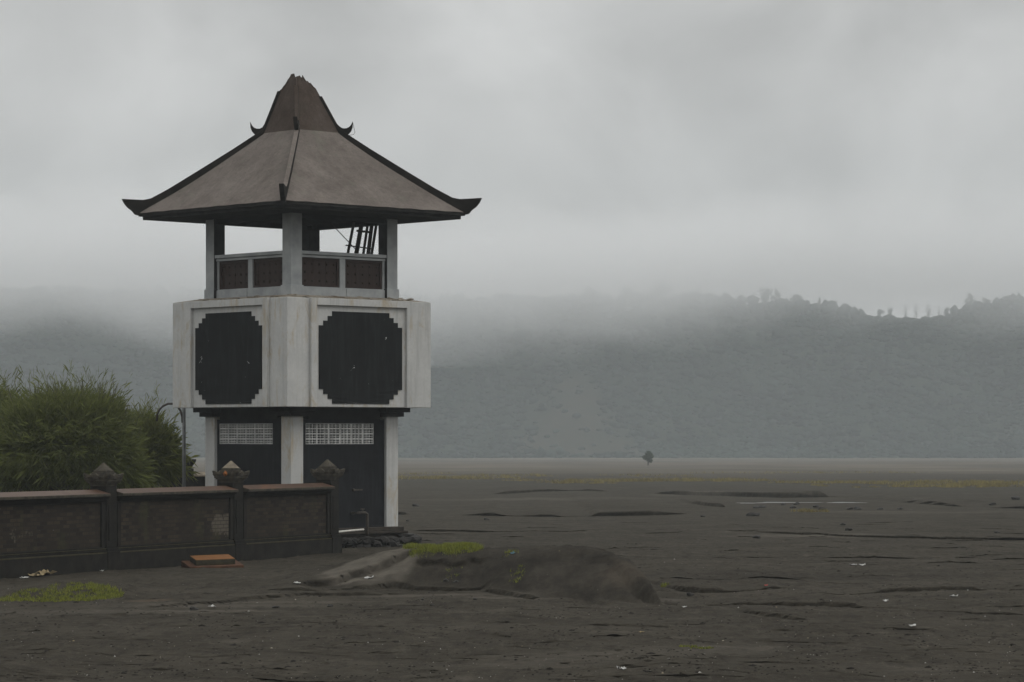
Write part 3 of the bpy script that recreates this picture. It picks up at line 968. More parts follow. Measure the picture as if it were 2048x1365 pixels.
# broken crown
def crown_roof():
    per = 14; rings = 12
    apex = Vector((-.13, .10, 12.97)); rnd = random.Random(3)
    n = 4 * per; vs = []; fs = []
    cut = []
    for i in range(n):
        a = i / n * 4
        # corner order: near (0), right (1), far (2), left (3)
        c = np.interp(a, [0, .3, .56, .66, .85, 1.0, 1.5, 2, 2.5, 3, 3.15, 3.3, 3.5, 3.8, 4], [12.23, 12.25, 12.25, 12.10, 12.07, 11.93, 12.0, 12.1, 12.0, 11.90, 12.0, 12.12, 12.28, 12.27, 12.23])
        cut.append(c + rnd.uniform(-.045, .045))
    for shell in (0, 1):
        for r in range(rings + 1):
            for i in range(n):
                side = i // per; w = -1 + 2 * (i % per) / per
                a = .725 - .07 * shell
                x, y = [(w * a, -a), (a, w * a), (-w * a, a), (-a, -w * a)][side]
                z0 = 10.76
                z = z0 + (cut[i] - z0) * r / rings
                t = (z - z0) / (apex.z - z0)
                k = 1 - t - .012 * math.sin(math.pi * t)
                jit = rnd.uniform(-.003, .003) if r else 0
                if r == rings: jit = rnd.uniform(-.04, .04)
                vs.append((x * k + apex.x * t + jit, y * k + apex.y * t + jit, z))
    o = (rings + 1) * n
    for r in range(rings):
        for i in range(n):
            j = (i + 1) % n
            fs.append((r * n + i, r * n + j, (r + 1) * n + j, (r + 1) * n + i))
            fs.append((o + r * n + j, o + r * n + i, o + (r + 1) * n + i, o + (r + 1) * n + j))
    for i in range(n):
        j = (i + 1) % n
        fs.append((rings * n + i, rings * n + j, o + rings * n + j, o + rings * n + i))
        fs.append((j, i, o + i, o + j))
    m = MB(); m.add(vs, fs)
    # rubble core still filling the crown below the break
    for k in range(46):
        z = rnd.uniform(11.5, 12.16); t = (z - 10.76) / 2.2
        q = (1 - t) * .42
        m.stone((apex.x * t + rnd.uniform(-q, q), apex.y * t + rnd.uniform(-q, q), z), rnd.uniform(.05, .11), rnd, (1, 1, .8))
    return m.build('crown_roof', M['crown'], tower)


crown = crown_roof()
ax, ay = -.13, .10
for k, ztop in enumerate((11.98, 11.74, 11.9, 11.88)):
    sx, sy = HIPS[k]
    d = Vector((sx, sy, 0)).normalized()
    pr = []
    def rr(z): 
        t = (z - 10.76) / (12.97 - 10.76)
        return 1.025 * (1 - t - .012 * math.sin(math.pi * t)) + (ax * d.x + ay * d.y) * t
    zs = [11.02 + (ztop - 11.02) * i / 6 for i in range(7)]
    pr += [(rr(z) + .05, z) for z in reversed(zs)]
    pr += [(1.02, 10.935), (1.09, 10.90), (1.17, 10.90), (1.245, 10.93), (1.30, 10.99), (1.345, 11.08), (1.335, 10.93), (1.30, 10.83), (1.24, 10.76), (1.16, 10.71), (1.0, 10.73)]
    pr += [(rr(z) - .03, z) for z in zs]
    off_dir = Vector((ax, ay, 0)); perp = off_dir - d * off_dir.dot(d)
    # shear the strip sideways so that it follows the leaning corner
    n = Vector((-d.y, d.x, 0)); m = MB(); th = .11
    pts = [d * r + Vector((0, 0, z)) + perp * max(0, (z - 10.76) / 2.21) - n * th / 2 for r, z in pr]
    m.prism(pts, n * th)
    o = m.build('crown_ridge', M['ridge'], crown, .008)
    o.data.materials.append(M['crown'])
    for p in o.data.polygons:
        if p.normal.z > .15 and p.center.z > 11.0: p.material_index = 1  # top light put into the colour: upper faces take the lighter crown tone
d = Vector((1, -1, 0)).normalized()
m = MB(); m.tube([d * 1.34 + Vector((0, 0, 11.06)), d * 1.40 + Vector((0, 0, 10.80)), d * 1.36 + Vector((0, 0, 10.74)), d * 1.25 + Vector((0, 0, 10.72))], .006, 5)
m.build('wire', M['rustpipe'], crown)

# collapsed ceiling battens leaning in the gallery
def TL(px, py, Y):
    """world point at depth Y -> tower coordinates"""
    w = Vector(((px - 1024) * Y / F - AX, Y - AY, HC + (HOR - py) * Y / F))
    return Matrix.Rotation(-R(43), 3, 'Z') @ w


bf = empty('fallen_battens', (AX, AY, 6.415), R(43))
tag(bf, 'collapsed frame of dark ceiling battens leaning inside the tower gallery', 'battens')
off = Vector((0, 0, 6.415))
Yb = 78.9
for (x0, y0, x1, y1, r) in ((696, 506, 707.5, 447, .036), (713, 506, 724.5, 441, .058), (727, 506, 735, 452, .034), (736.5, 507, 744.5, 443, .05), (743.5, 507, 754, 441, .036)):
    dx, dy = x1 - x0, y1 - y0
    ext = (TL(x0 - dx * .9, y0 - dy * .9, Yb - .25) - off, TL(x1 + dx * .08, y1 + dy * .08, Yb + .15) - off)
    a, b = Vector(ext[0]), Vector(ext[1])
    t = (b - a).normalized(); n = Vector((.73, -.68, 0)).normalized(); w = t.cross(n).normalized()
    m = MB()
    m.add([a + n * r * p + w * .02 * q for p, q in ((-1, -1), (1, -1), (1, 1), (-1, 1))] + [b + n * r * p + w * .02 * q for p, q in ((-1, -1), (1, -1), (1, 1), (-1, 1))],
          [(0, 1, 2, 3), (4, 5, 6, 7), (0, 1, 5, 4), (1, 2, 6, 5), (2, 3, 7, 6), (3, 0, 4, 7)])
    m.build('batten', M['batten'], bf)
for (x0, y0, x1, y1, r) in ((713, 462, 741, 465, .03), (691, 491, 743, 498, .018), (741, 447, 756, 448, .016), (660, 445, 712, 500, .012)):
    m = MB(); m.tube([TL(x0, y0, Yb - .06) - off, TL(x1, y1, Yb - .06) - off], r, 5); m.build('cross_bar', M['batten'], bf)


# ------------------------------------------------------------------ front wall
WL = Vector((-10.42, 61.05, 0)); WR = Vector((-4.55, 73.35, 0))
wd = (WR - WL).normalized(); wang = math.atan2(wd.y, wd.x)


def along(px):
    k = (px - 1024) / F
    # WL + wd*t with X/Y = k
    return (k * WL.y - WL.x) / (wd.x - k * wd.y)


wall = empty('boundary_wall', (WL.x, WL.y, 0), wang)
tag(wall, 'low dark brick boundary wall with capped piers in front of the tower', 'wall')
piers = [along(207), along(462), along(655)]
piers = [2 * piers[0] - piers[1]] + piers
# local frame: x along the wall, -y towards the viewer's right
TH = .16
for i in range(3):
    x0, x1 = piers[i] + .24, piers[i + 1] - .24
    m = MB()
    m.box(x0, x1, -TH, TH, .50, 1.46)
    w = m.build('brick_panel', M['brick'], wall)
    m = MB()
    m.box(x0, x0 + .13, -TH - .05, -TH - .001, .50, 1.46); m.box(x1 - .13, x1, -TH - .05, -TH - .001, .50, 1.46)
    for q, (e, z0, z1) in enumerate(((.06, 1.462, 1.50), (.10, 1.50, 1.54), (.14, 1.54, 1.58))):
        m.box(x0, x1, -TH - e, TH + e, z0, z1)
    m.build('moulding', M['pier'], w, .005)
    m = MB()
    m.prism([(x0, -TH - .19, 1.582), (x0, -TH - .19, 1.64), (x0, 0.0, 1.728), (x0, TH + .19, 1.64), (x0, TH + .19, 1.582)], (x1 - x0, 0, 0))
    o = m.build('coping', M['coping'], wall, .008)
    o.data.materials.append(M['cap'])
    for p in o.data.polygons:
        if p.normal.z < .3: p.material_index = 1
    m = MB()
    m.box(x0, x1, -TH - .10, TH + .10, -.3, .36); m.box(x0, x1, -TH - .075, TH + .075, .395, .425); m.box(x0, x1, -TH - .055, TH + .055, .425, .47)
    m.box(x0, x1, -TH - .03, TH + .03, .47, .50)
    b = m.build('wall_base', M['pier'], wall, .006)
    m = MB(); m.box(x0, x1, -TH - .095, -TH + .02, .366, .382); m.box(x0, x1, -TH - .068, -TH - .056, .455, .464)
    m.build('mossy_edge', M['line'], b)


def pier_cap(parent, z, mats, fin_twist=0, medallion=False):
    m = MB()
    for (a, z0, z1) in ((.21, 0, .04), (.235, .04, .07), (.26, .07, .10), (.285, .10, .135)):
        m.frustum(a, z + z0, a, z + z1)
    m.frustum(.285, z + .135, .315, z + .20); m.frustum(.245, z + .20, .25, z + .245); m.frustum(.19, z + .245, .19, z + .285); m.frustum(.165, z + .285, .165, z + .33)
    # horned corners
    for sx, sy in HIPS:
        d = Vector((sx, sy, 0)).normalized(); n = Vector((-d.y, d.x, 0))
        pr = [(.24, .13), (.33, .14), (.39, .17), (.425, .23), (.43, .275), (.39, .262), (.33, .24), (.22, .23)]
        m.prism([d * r + Vector((0, 0, z + h)) - n * .07 for r, h in pr], n * .14)
    for sx, sy in ((0, -1), (0, 1), (1, 0), (-1, 0)):
        c = Vector((sx, sy, 0)) * .27
        e = Vector((-sy, sx, 0)) * .07
        q = Vector((sx, sy, 0)) * .045
        m.prism([c - e + Vector((0, 0, z + .15)), c + e + Vector((0, 0, z + .15)), c + e * 1.1 + Vector((0, 0, z + .22)), c + Vector((0, 0, z + .275)), c - e * 1.1 + Vector((0, 0, z + .22))], q)
    cap = m.build('pier_cap', mats[0], parent, .006)
    m = MB(); m.frustum(.15, z + .331, .012, z + .50)
    f = m.build('finial', mats[1], cap, .006)
    if fin_twist:
        f.rotation_euler = (0, 0, 0)
    if medallion:
        m = MB(); m.stone((-.33, -.04, z + .205), .062, random.Random(4), (.6, 1.1, 1.0), 2); m.build('medallion', M['orange'], cap)
    return cap


for i, x in enumerate(piers):
    p = MB()
    p.box(-.24, .24, -TH - .12, TH + .12, -.3, .40); p.box(-.215, .215, -TH - .085, TH + .085, .40, .47)
    p.box(-.20, .20, -TH - .05, TH + .05, .47, 1.80)
    p.box(-.135, .135, -TH - .075, -TH - .051, .62, 1.40)
    o = p.build('pier', M['pier'], wall, .008)
    o.location = (x, 0, 0)
    pier_cap(o, 1.80, (M['cap'], M['finial'] if i in (2,) else M['cap']), medallion=(i == 2))

# far boundary wall
BW = empty('boundary_wall', (-9.6, 89, 0), R(6))
tag(BW, 'dark rear boundary wall with one capped pier behind the feathery trees', 'wall')
m = MB(); m.box(-14, 3.6, -.15, .15, -.3, 1.66); m.build('wall_panel', M['pier'], BW)
m = MB(); m.prism([(-14, -.24, 1.661), (-14, -.24, 1.70), (-14, 0, 1.80), (-14, .24, 1.70), (-14, .24, 1.661)], (17.6, 0, 0)); m.build('coping', M['finial'], BW)
m = MB(); m.box(-.28, .28, -.28, .28, -.3, 1.90); o = m.build('pier', M['pier'], BW)
bx = (366 - 1024) * 89 / F + 9.6
o.location = (bx, -.05, 0)
o.scale = (1.12, 1.12, 1.0)
pier_cap(o, 1.90, (M['pier'], M['cap']))

# ------------------------------------------------------------------ lamp post
Yp = 79.8
lx = (368 - 1024) * Yp / F
lp = empty('lamp_post', (lx, Yp, 0)); tag(lp, 'thin grey pole with a bent rusty arch at its top beside the tower', 'lamp post')
def LP(px, py): return ((px - 368) * Yp / F, 0, HC + (HOR - py) * Yp / F)
m = MB(); m.tube([(0, 0, -.2), (0, 0, LP(368, 800)[2])], .048, 10); m.build('pole', M['steel'], lp, smooth=True)
m = MB(); m.tube([LP(*p) for p in ((313.5, 843), (314, 832), (318, 821), (326, 812.5), (336, 808), (346, 808), (355, 813), (361, 822), (364.5, 834), (365, 846))], .030, 8)
m.build('curved_arm', M['rustpipe'], lp, smooth=True)

# ------------------------------------------------------------------ small things round the tower
def wpt(px, py, Y): return Vector(((px - 1024) * Y / F, Y, HC + (HOR - py) * Y / F))


pp = empty('plastic_pipe', tuple(wpt(700, 1060, 75.9))); tag(pp, 'dirty white pipe leaning at the foot of the tower wall', 'pipe')
m = MB(); c0 = wpt(700, 1060, 75.9); m.tube([wpt(672, 1064.5, 75.2) - c0, wpt(727, 1059.5, 76.6) - c0], .026, 8); m.build('pipe', M['pvc'], pp, smooth=True)

cx, cy = -6.60, 66.1
cov = empty('concrete_cover', (cx, cy, gz(cx, cy) + .02)); cov.rotation_euler = (R(5.5), R(-1.5), R(17))
tag(cov, 'low orange stained concrete cover on the ash beside the brick wall', 'cover')
m = MB(); m.box(-.60, .60, -.50, .50, -.30, .085); m.build('lower_slab', M['rust'], cov, .015)
m = MB(); m.box(-.44, .44, -.36, .36, .086, .205); s_ = m.build('upper_slab', M['slabside'], cov, .012)
m = MB(); m.box(-.432, .432, -.352, .352, .206, .212); m.build('stained_top', M['slab'], s_)

# ------------------------------------------------------------------ feathery trees
def needle_tree(name, label, px, Y, lumps, nspray, seed, mat, mat_twig, ntwig, group, twig_h=(.25, .75), wind=(0, 0)):
    """lumps: (px, py, radius_x px, radius_z px, depth offset) measured on the photo"""
    rnd = random.Random(seed); g = np.random.default_rng(seed)
    X = (px - 1024) * Y / F
    z0 = gz(X, Y)
    root = empty(name, (X, Y, z0)); tag(root, label, 'tree', group)
    L = []
    for (lx_, ly_, rx, rz, dy) in lumps:
        L.append((np.array([(lx_ - px) * Y / F, dy, HC + (HOR - ly_ - 11) * Y / F - z0]), np.array([rx * Y / F, rx * Y / F * .9, rz * Y / F])))
    tot = sum(r[0] * r[2] for _, r in L)
    TV = []; SH = []
    for c, r in L:
        n = int(nspray * r[0] * r[2] / tot)
        d = g.normal(size=(n, 3)); d /= np.linalg.norm(d, axis=1, keepdims=True)
        d[:, 2] = np.where(d[:, 2] < -.55, -d[:, 2], d[:, 2])
        rad = .45 + .55 * g.random(n) ** .5
        p = c + d * r * rad[:, None]
        ax_ = d * np.array([1, 1, .55])
        ax_[:, 2] += np.where(d[:, 2] > .4, 1.7, np.where(d[:, 2] > .05, .65, -.35)) + g.normal(0, .22, n)
        ax_ /= np.linalg.norm(ax_, axis=1, keepdims=True)
        Ls = g.uniform(.20, .5, n) * (1 + .8 * (g.random(n) > .9)) * np.where(d[:, 2] > .45, g.uniform(.9, 1.9, n), 1)
        nn = 8
        t = g.random((n, nn))
        tone = g.random(n) ** 2.5
        st = p[:, None, :] + ax_[:, None, :] * (Ls[:, None] * t)[..., None]
        nd = ax_[:, None, :] + g.normal(0, 1, (n, nn, 3)) * np.where(d[:, 2] > .45, .24, .42)[:, None, None]; nd /= np.linalg.norm(nd, axis=2, keepdims=True)
        ln = g.uniform(.14, .38, (n, nn))
        mid = st + nd * (ln * .55)[..., None]
        nd2 = nd.copy(); nd2[..., 2] -= .45; nd2[..., 0] += wind[0]
        end = mid + nd2 * (ln * .5)[..., None]
        side = np.cross(nd, g.normal(size=(n, nn, 3))); side /= np.linalg.norm(side, axis=2, keepdims=True)
        w = .0042
        tri1 = np.stack([st - side * w, st + side * w, mid + side * w * .8, ], 2)
        tri2 = np.stack([st - side * w, mid + side * w * .8, end], 2)
        TV.append(tri1.reshape(-1, 3)); TV.append(tri2.reshape(-1, 3))
        s1 = np.repeat((.55 * tone[:, None] + .45 * g.random((n, nn)) ** 2.5).ravel(), 3); SH += [s1, s1]
    V_ = np.concatenate(TV)
    np_mesh('crown', V_, np.arange(len(V_)).reshape(-1, 3), mat, root, attrs={'shade': np.concatenate(SH)})
    m = MB()
    for c, r in L:
        for k in range(3):
            e = c + np.array([rnd.uniform(-.5, .5), rnd.uniform(-.4, .4), rnd.uniform(-.1, .5)]) * r
            b = np.array([rnd.uniform(-.12, .12), rnd.uniform(-.12, .12), -.1])
            md = b * .5 + e * .5 + np.array([rnd.uniform(-.15, .15), 0, -.15])
            m.tube([b, md, e], .055, 6, .015)
    m.tube([(0, 0, -.2), (.04, 0, .6), (0, .05, 1.5)], .11, 8, .06)
    m.build('trunk', mat_twig, root)
    m = MB()
    for k in range(ntwig):
        c, r = L[rnd.randrange(len(L))]
        a = rnd.uniform(-.95, .95)
        zt = math.sqrt(max(0, 1 - a * a))
        s0 = c + np.array([a * r[0], rnd.uniform(-.4, .4) * r[1], r[2] * zt * .95])
        h = rnd.uniform(*twig_h)
        lean = rnd.gauss(a * .22, .16)
        tip = s0 + np.array([lean * h, rnd.uniform(-.1, .1), h])
        md = s0 * .5 + tip * .5 + np.array([rnd.uniform(-.03, .03), 0, 0])
        m.tube([s0 - np.array([0, 0, .4]), md, tip], .012, 4, .005)
        for q in range(rnd.randint(1, 3)):
            f_ = rnd.uniform(.3, .8); p0 = s0 * (1 - f_) + tip * f_
            m.tube([p0, p0 + np.array([rnd.choice((-1, 1)) * rnd.uniform(.04, .12), 0, rnd.uniform(.08, .2)])], .005, 3, .002)
    m.build('twigs', mat_twig, root)


GT = 'feathery trees behind the boundary wall'
needle_tree('feathery_tree', 'large dark green feathery tree drooping behind the brick wall', 150, 75.5,
            [(150, 880, 95, 52, 0), (85, 892, 72, 54, -.3), (205, 916, 50, 46, -.2), (165, 866, 80, 34, .2), (30, 930, 50, 44, -.2), (242, 942, 28, 30, -.2), (105, 856, 44, 24, 0), (172, 858, 38, 20, 0)],
            19000, 11, M['needles'], M['twig'], 150, GT, (.65, 1.2))
needle_tree('feathery_tree', 'smaller yellowish green feathery tree between the large one and the tower', 312, 81.4,
            [(282, 888, 22, 22, .2), (308, 901, 20, 14, 0), (330, 910, 11, 9, 0), (290, 922, 22, 16, 0)],
            4600, 12, M['needles2'], M['twig'], 34, GT, (.4, .8))
needle_tree('feathery_tree', 'pale tufted feathery tree at the left edge of the view', 8, 79.5,
            [(0, 846, 28, 24, 0), (-40, 860, 50, 50, 0), (16, 884, 30, 30, -.2)],
            4600, 13, M['needles'], M['twig'], 26, GT, (.45, .9))


# ------------------------------------------------------------------ grass
def tufts(pts, hmin, hmax, width, blades, seed, spread):
    g = np.random.default_rng(seed)
    n = len(pts); P = np.asarray(pts)[:, None, :] + np.concatenate([g.normal(0, spread, (n, blades, 2)), np.zeros((n, blades, 1))], 2)
    h = g.uniform(hmin, hmax, (n, blades))
    a = g.uniform(0, 6.28, (n, blades)); sd = np.stack([np.cos(a), np.sin(a), 0 * a], -1) * width / 2
    lean = np.stack([g.normal(0, .35, (n, blades)), g.normal(0, .35, (n, blades)), np.ones((n, blades))], -1)
    P[..., 2] -= h * .15
    tip = P + lean * h[..., None]
    tri = np.stack([P - sd, P + sd, tip], 2).reshape(-1, 3)
    sh = np.repeat(g.random(n * blades) ** 2, 3)
    return tri, np.arange(len(tri)).reshape(-1, 3), sh


def grass_patch(label, poly_px, n, h, w, blades, seed, mat, far=False, name='grass', spread=.03, thr=-.05, fs=.5):
    """scatter over an ellipse list (px,py,rx m,ry m) on the relief"""
    g = np.random.default_rng(seed); pts = []
    for (px, py, rx, ry, cnt) in poly_px:
        x, y = gpt(px, py) if not isinstance(px, tuple) else px
        a = g.uniform(0, 6.28, cnt); r = np.sqrt(g.random(cnt))
        xx = x + np.cos(a) * r * rx; yy = y + np.sin(a) * r * ry
        k = fbm(xx / (rx * fs), yy / (ry * fs), seed, 3) > thr
        xx, yy = xx[k], yy[k]
        pts.append(np.stack([xx, yy, terrain(xx.copy(), yy.copy())], 1))
    P = np.concatenate(pts)
    v, f, sh = tufts(P, *h, w, blades, seed, spread)
    o = np_mesh(name, v, f, mat, attrs={'shade': sh})
    tag(o, label, 'grass', kind='stuff')
    return o


grass_patch('bright green low grass capping the hummock at the left edge', [(165, 1188, .70, 1.0, 1300), (70, 1196, .58, .6, 620), (210, 1189, .32, .8, 420), (120, 1199, .6, .7, 260), (20, 1201, .3, .4, 160)], 0, (.03, .075), .012, 6, 201, M['grass'], spread=.022, thr=.04, fs=.24)
grass_patch('bright green turf on the crest of the mound beside the tower', [((-1.38, 58.95), 0, .72, .8, 2300), ((-.95, 58.2), 0, .38, .45, 420), ((-1.7, 58.7), 0, .3, .8, 420)], 0, (.04, .13), .012, 7, 202, M['grass'], spread=.025, thr=-.12, fs=.22)
grass_patch('thin yellow trailing grass on the dark flank of the mound', [(1035, 1150, .16, .5, 34), (1020, 1108, .12, .4, 24), (1330, 1172, .08, .3, 40), (905, 1152, .2, .6, 26)], 0, (.03, .08), .012, 5, 203, M['grass'], spread=.025, thr=-.1)
grass_patch('mossy yellow clods lying on the near ash', [(1370, 1294, .07, .1, 26), (1395, 1297, .10, .12, 34), (1412, 1298, .09, .12, 40)], 0, (.015, .04), .014, 6, 204, M['grass'], spread=.015)
grass_patch('yellow grass tussocks on the far flat by the pale puddles', [(1622, 1024, .7, 1.4, 120), (1638, 972, .6, 3, 110), (1714, 976, .3, 2, 30), (1750, 975, .3, 2, 24)], 0, (.06, .18), .03, 7, 205, M['farGrass'], spread=.06)
FG = []
for (px, py, rx, ry, c) in ((850, 956, 4, 12, 420), (930, 957, 5, 9, 700), (1020, 952, 5, 10, 420), (1050, 962, 2, 4, 120), (1150, 966, 3, 4, 360), (1230, 963, 5, 6, 600), (1330, 962, 6, 7, 900),
                             (1430, 961, 5, 8, 700), (1300, 952, 5, 8, 160), (1640, 966, 4, 5, 420), (1720, 967, 4, 4, 160), (1850, 967, 6, 8, 1100), (1930, 973, 5, 6, 1100), (1985, 968, 5, 7, 700), (2075, 968, 6, 8, 420),
                             (1700, 946, 10, 14, 240), (820, 948, 5, 16, 260), (1500, 947, 8, 12, 120), (720, 958, 9, 12, 500)):
    FG.append((px, py, rx, ry, c))
grass_patch('ragged bands of yellow green grass across the far plain', FG, 0, (.10, .34), .05, 6, 206, M['farGrass'], spread=.16, thr=.10, fs=.36)

# ------------------------------------------------------------------ litter, stones, puddles
PALE = simple('pale_scrap', (.30, .30, .285), (.48, .48, .46), 20, bump=0)
CARD = simple('buff_cardboard', (.20, .155, .08), (.28, .225, .13), 12, bump=.1)
BLUE = simple('blue_cloth', (.05, .12, .16), (.09, .19, .24), 12, bump=.2)
RED = simple('red_scrap', (.35, .05, .04), (.45, .09, .07), 12, bump=0)
DARKST = M['stone']


def scrap(px, py, w, h, mat, name, label, cat, seed, group=None, lift=.004):
    """crumpled thin sheet with a folded edge, w x h metres"""
    rnd = random.Random(seed); x, y = gpt(px, py); z = gz(x, y)
    o = empty(name, (x, y, z), rnd.uniform(0, 3.1))
    n = 5; vs = []; fs = []
    for j in range(n):
        for i in range(n):
            u, v = i / (n - 1) - .5, j / (n - 1) - .5
            vs.append((u * w * rnd.uniform(.85, 1.1), v * h * rnd.uniform(.85, 1.1), lift + abs(rnd.gauss(0, .16)) * min(w, h) + .1 * w * u * u * 4))
    for j in range(n - 1):
        for i in range(n - 1):
            fs.append((j * n + i, j * n + i + 1, (j + 1) * n + i + 1, (j + 1) * n + i))
    col.objects.unlink(o); bpy.data.objects.remove(o)
    m = MB(); m.add(vs, fs)
    ob = m.build(name, mat); ob.location = (x, y, z); ob.rotation_euler = (0, 0, rnd.uniform(-.6, .6))
    sm = ob.modifiers.new('sheet', 'SOLIDIFY'); sm.thickness = .004
    tag(ob, label, cat, group)
    return ob


scrap(90, 1153, .24, .5, CARD, 'cardboard_sheet', 'buff cardboard sheet tilted up on the ash below the wall', 'cardboard', 1, lift=.03)
scrap(72, 1155, .2, .35, CARD, 'cardboard_sheet', 'flatter narrow buff cardboard piece left of the tilted sheet', 'cardboard', 2)
scrap(48, 1158, .09, .2, PALE, 'plastic_scrap', 'white scrap left of the cardboard below the wall', 'scrap', 3)
scrap(202, 1143, .08, .2, PALE, 'plastic_scrap', 'white scrap at the foot of the leftmost visible wall pier', 'scrap', 4)
scrap(424, 1216, .10, .2, PALE, 'plastic_scrap', 'crumpled white scrap in the streaked ash at left foreground', 'scrap', 5)
scrap(738, 1159, .13, .18, PALE, 'plastic_scrap', 'longest white scrap lying below the pale ledge of the mound', 'scrap', 6)
scrap(702, 1149, .10, .22, PALE, 'plastic_scrap', 'white scrap caught under the pale ledge of the mound', 'scrap', 7)
scrap(594, 1168, .10, .2, PALE, 'plastic_scrap', 'thin white scrap left of the mound', 'scrap', 8)
scrap(1026, 1109, .09, .15, BLUE, 'rag', 'pale blue rag on top of the mound', 'rag', 9)
scrap(1532, 1174, .06, .15, RED, 'plastic_scrap', 'tiny red and white scrap on the dark bank right of the mound', 'scrap', 10)
scrap(1771, 1204, .09, .2, PALE, 'plastic_scrap', 'white scrap just above the long dark crack at right', 'scrap', 11)
scrap(1825, 1254, .09, .2, PALE, 'plastic_scrap', 'flat white scrap below the long dark crack at right', 'scrap', 12)
scrap(1706, 1131, .12, .2, PALE, 'plastic_scrap', 'left of two pale crumpled bags on the ash right of the mound', 'scrap', 13)
scrap(1724, 1132, .12, .2, PALE, 'plastic_scrap', 'right of two pale crumpled bags on the ash right of the mound', 'scrap', 14)
scrap(1369, 1216, .05, .14, PALE, 'plastic_scrap', 'white scrap below the right tip of the mound', 'scrap', 15)
scrap(1243, 1340, .08, .12, PALE, 'plastic_scrap', 'white curled scrap at the bottom between two cracks', 'scrap', 16)
scrap(1908, 1194, .08, .2, PALE, 'plastic_scrap', 'white scrap above the right end of the long dark crack', 'scrap', 17)
scrap(1283, 1266, .06, .12, CARD, 'cardboard_scrap', 'small buff scrap below the dashed crack in the foreground', 'cardboard', 18)
scrap(297, 1124, .05, .1, BLUE, 'plastic_scrap', 'tiny turquoise scrap on the ash left of the concrete cover', 'scrap', 19)

GSTONE = 'dark stones lying by the far puddles'
rnd = random.Random(77)
for (px, py, r) in ((1507, 1033, .19), (1512, 1017, .13), (1524, 1016, .12), (1586, 1017, .14), (1594, 1010, .12), (1566, 1011, .12), (1632, 1016, .12), (1645, 1020, .13), (1700, 1020, .12), (1714, 1020, .13),
                     (1760, 1020, .10), (1800, 1020, .10), (1685, 1051, .08), (1697, 1062, .09), (1513, 1077, .10), (1994, 1067, .08), (2032, 1000, .2), (1985, 1011, .13), (831, 1014, .15), (816, 1044, .07), (973, 1041, .08),
                     (1406, 1034, .08), (1380, 1192, .055), (950, 1200, .035), (845, 1200, .03), (865, 1212, .035), (660, 1214, .045), (552, 1217, .05), (388, 1221, .06), (892, 1165, .07), (912, 1168, .06)):
    x, y = gpt(px, py); m = MB(); m.stone((0, 0, r * .25), r, rnd, (1.3, 1, .6), 2)
    o = m.build('stone', DARKST); o.location = (x, y, gz(x, y))
    far = y > 88
    tag(o, 'small dark stone on the far ash flats' if far else 'small dark stone on the near ash around the mound', 'stone', GSTONE if far else 'dark stones on the near ash')

# pale specks of pumice and shredded litter over the whole foreground
g = np.random.default_rng(99); n = 800
py_ = 1110 + 255 * g.random(n) ** .75; px_ = g.uniform(-40, 2090, n)
k = fbm(px_ / 160, py_ / 40, 301, 3) > -.12; px_, py_ = px_[k], py_[k]; n = len(px_)
yy = HC * F / (py_ - HOR); xx = (px_ - 1024) * yy / F; zz = terrain(xx.copy(), yy.copy())
r = g.uniform(.0035, .0075, n) * (1 + 1.3 * (g.random(n) > .93))
tet = np.array([(1, 0, -.3), (-.5, .8, -.3), (-.5, -.8, -.3), (.1, 0, .9)]); tf = np.array([(0, 1, 2), (0, 3, 1), (1, 3, 2), (2, 3, 0)])
P = tet[None] * r[:, None, None] * g.uniform(.5, 1.6, (n, 1, 3)) * np.array([1.3, 1.3, .8]) + np.stack([xx, yy, zz + r * .3], 1)[:, None, :]
sp = NT('pale_pumice')
c = sp.mix(sp.ramp(sp.noise(3, 2), .55, .65), (.33, .325, .30), (.27, .22, .13))
o = np_mesh('gravel', P.reshape(-1, 3), (tf[None] + (np.arange(n) * 4)[:, None, None]).reshape(-1, 3), sp.done(c, .8, .2))
tag(o, 'pale pumice specks and shreds scattered over the dark ash', 'gravel', kind='stuff')

g = np.random.default_rng(123); n = 5200
py_ = 1085 + 285 * g.random(n) ** .8; px_ = g.uniform(-40, 2090, n)
k = (fbm(px_ / 130, py_ / 30, 302, 3) > -.05) & ~((px_ < 690) & (py_ < 1175)); px_, py_ = px_[k], py_[k]; n = len(px_)
yy = HC * F / (py_ - HOR); xx = (px_ - 1024) * yy / F; zz = terrain(xx.copy(), yy.copy())
r = g.uniform(.006, .016, n) * (1 + 1.2 * (g.random(n) > .96))
octa = np.array([(1, 0, 0), (0, 1, 0), (-1, 0, 0), (0, -1, 0), (0, 0, 1), (0, 0, -1)], float)
of = np.array([(0, 1, 4), (1, 2, 4), (2, 3, 4), (3, 0, 4), (1, 0, 5), (2, 1, 5), (3, 2, 5), (0, 3, 5)])
P = octa[None] * g.uniform(.6, 1.4, (n, 6, 1)) * r[:, None, None] * np.array([1.6, 1.3, .55]) + np.stack([xx, yy, zz + r * .15], 1)[:, None, :]
o = np_mesh('gravel', P.reshape(-1, 3), (of[None] + (np.arange(n) * 6)[:, None, None]).reshape(-1, 3), simple('dark_clods', (.008, .0072, .006), (.022, .0198, .016), 6, .9, .08, .2))
tag(o, 'dark crumbs and clods of ash strewn over the near plain', 'gravel', kind='stuff')

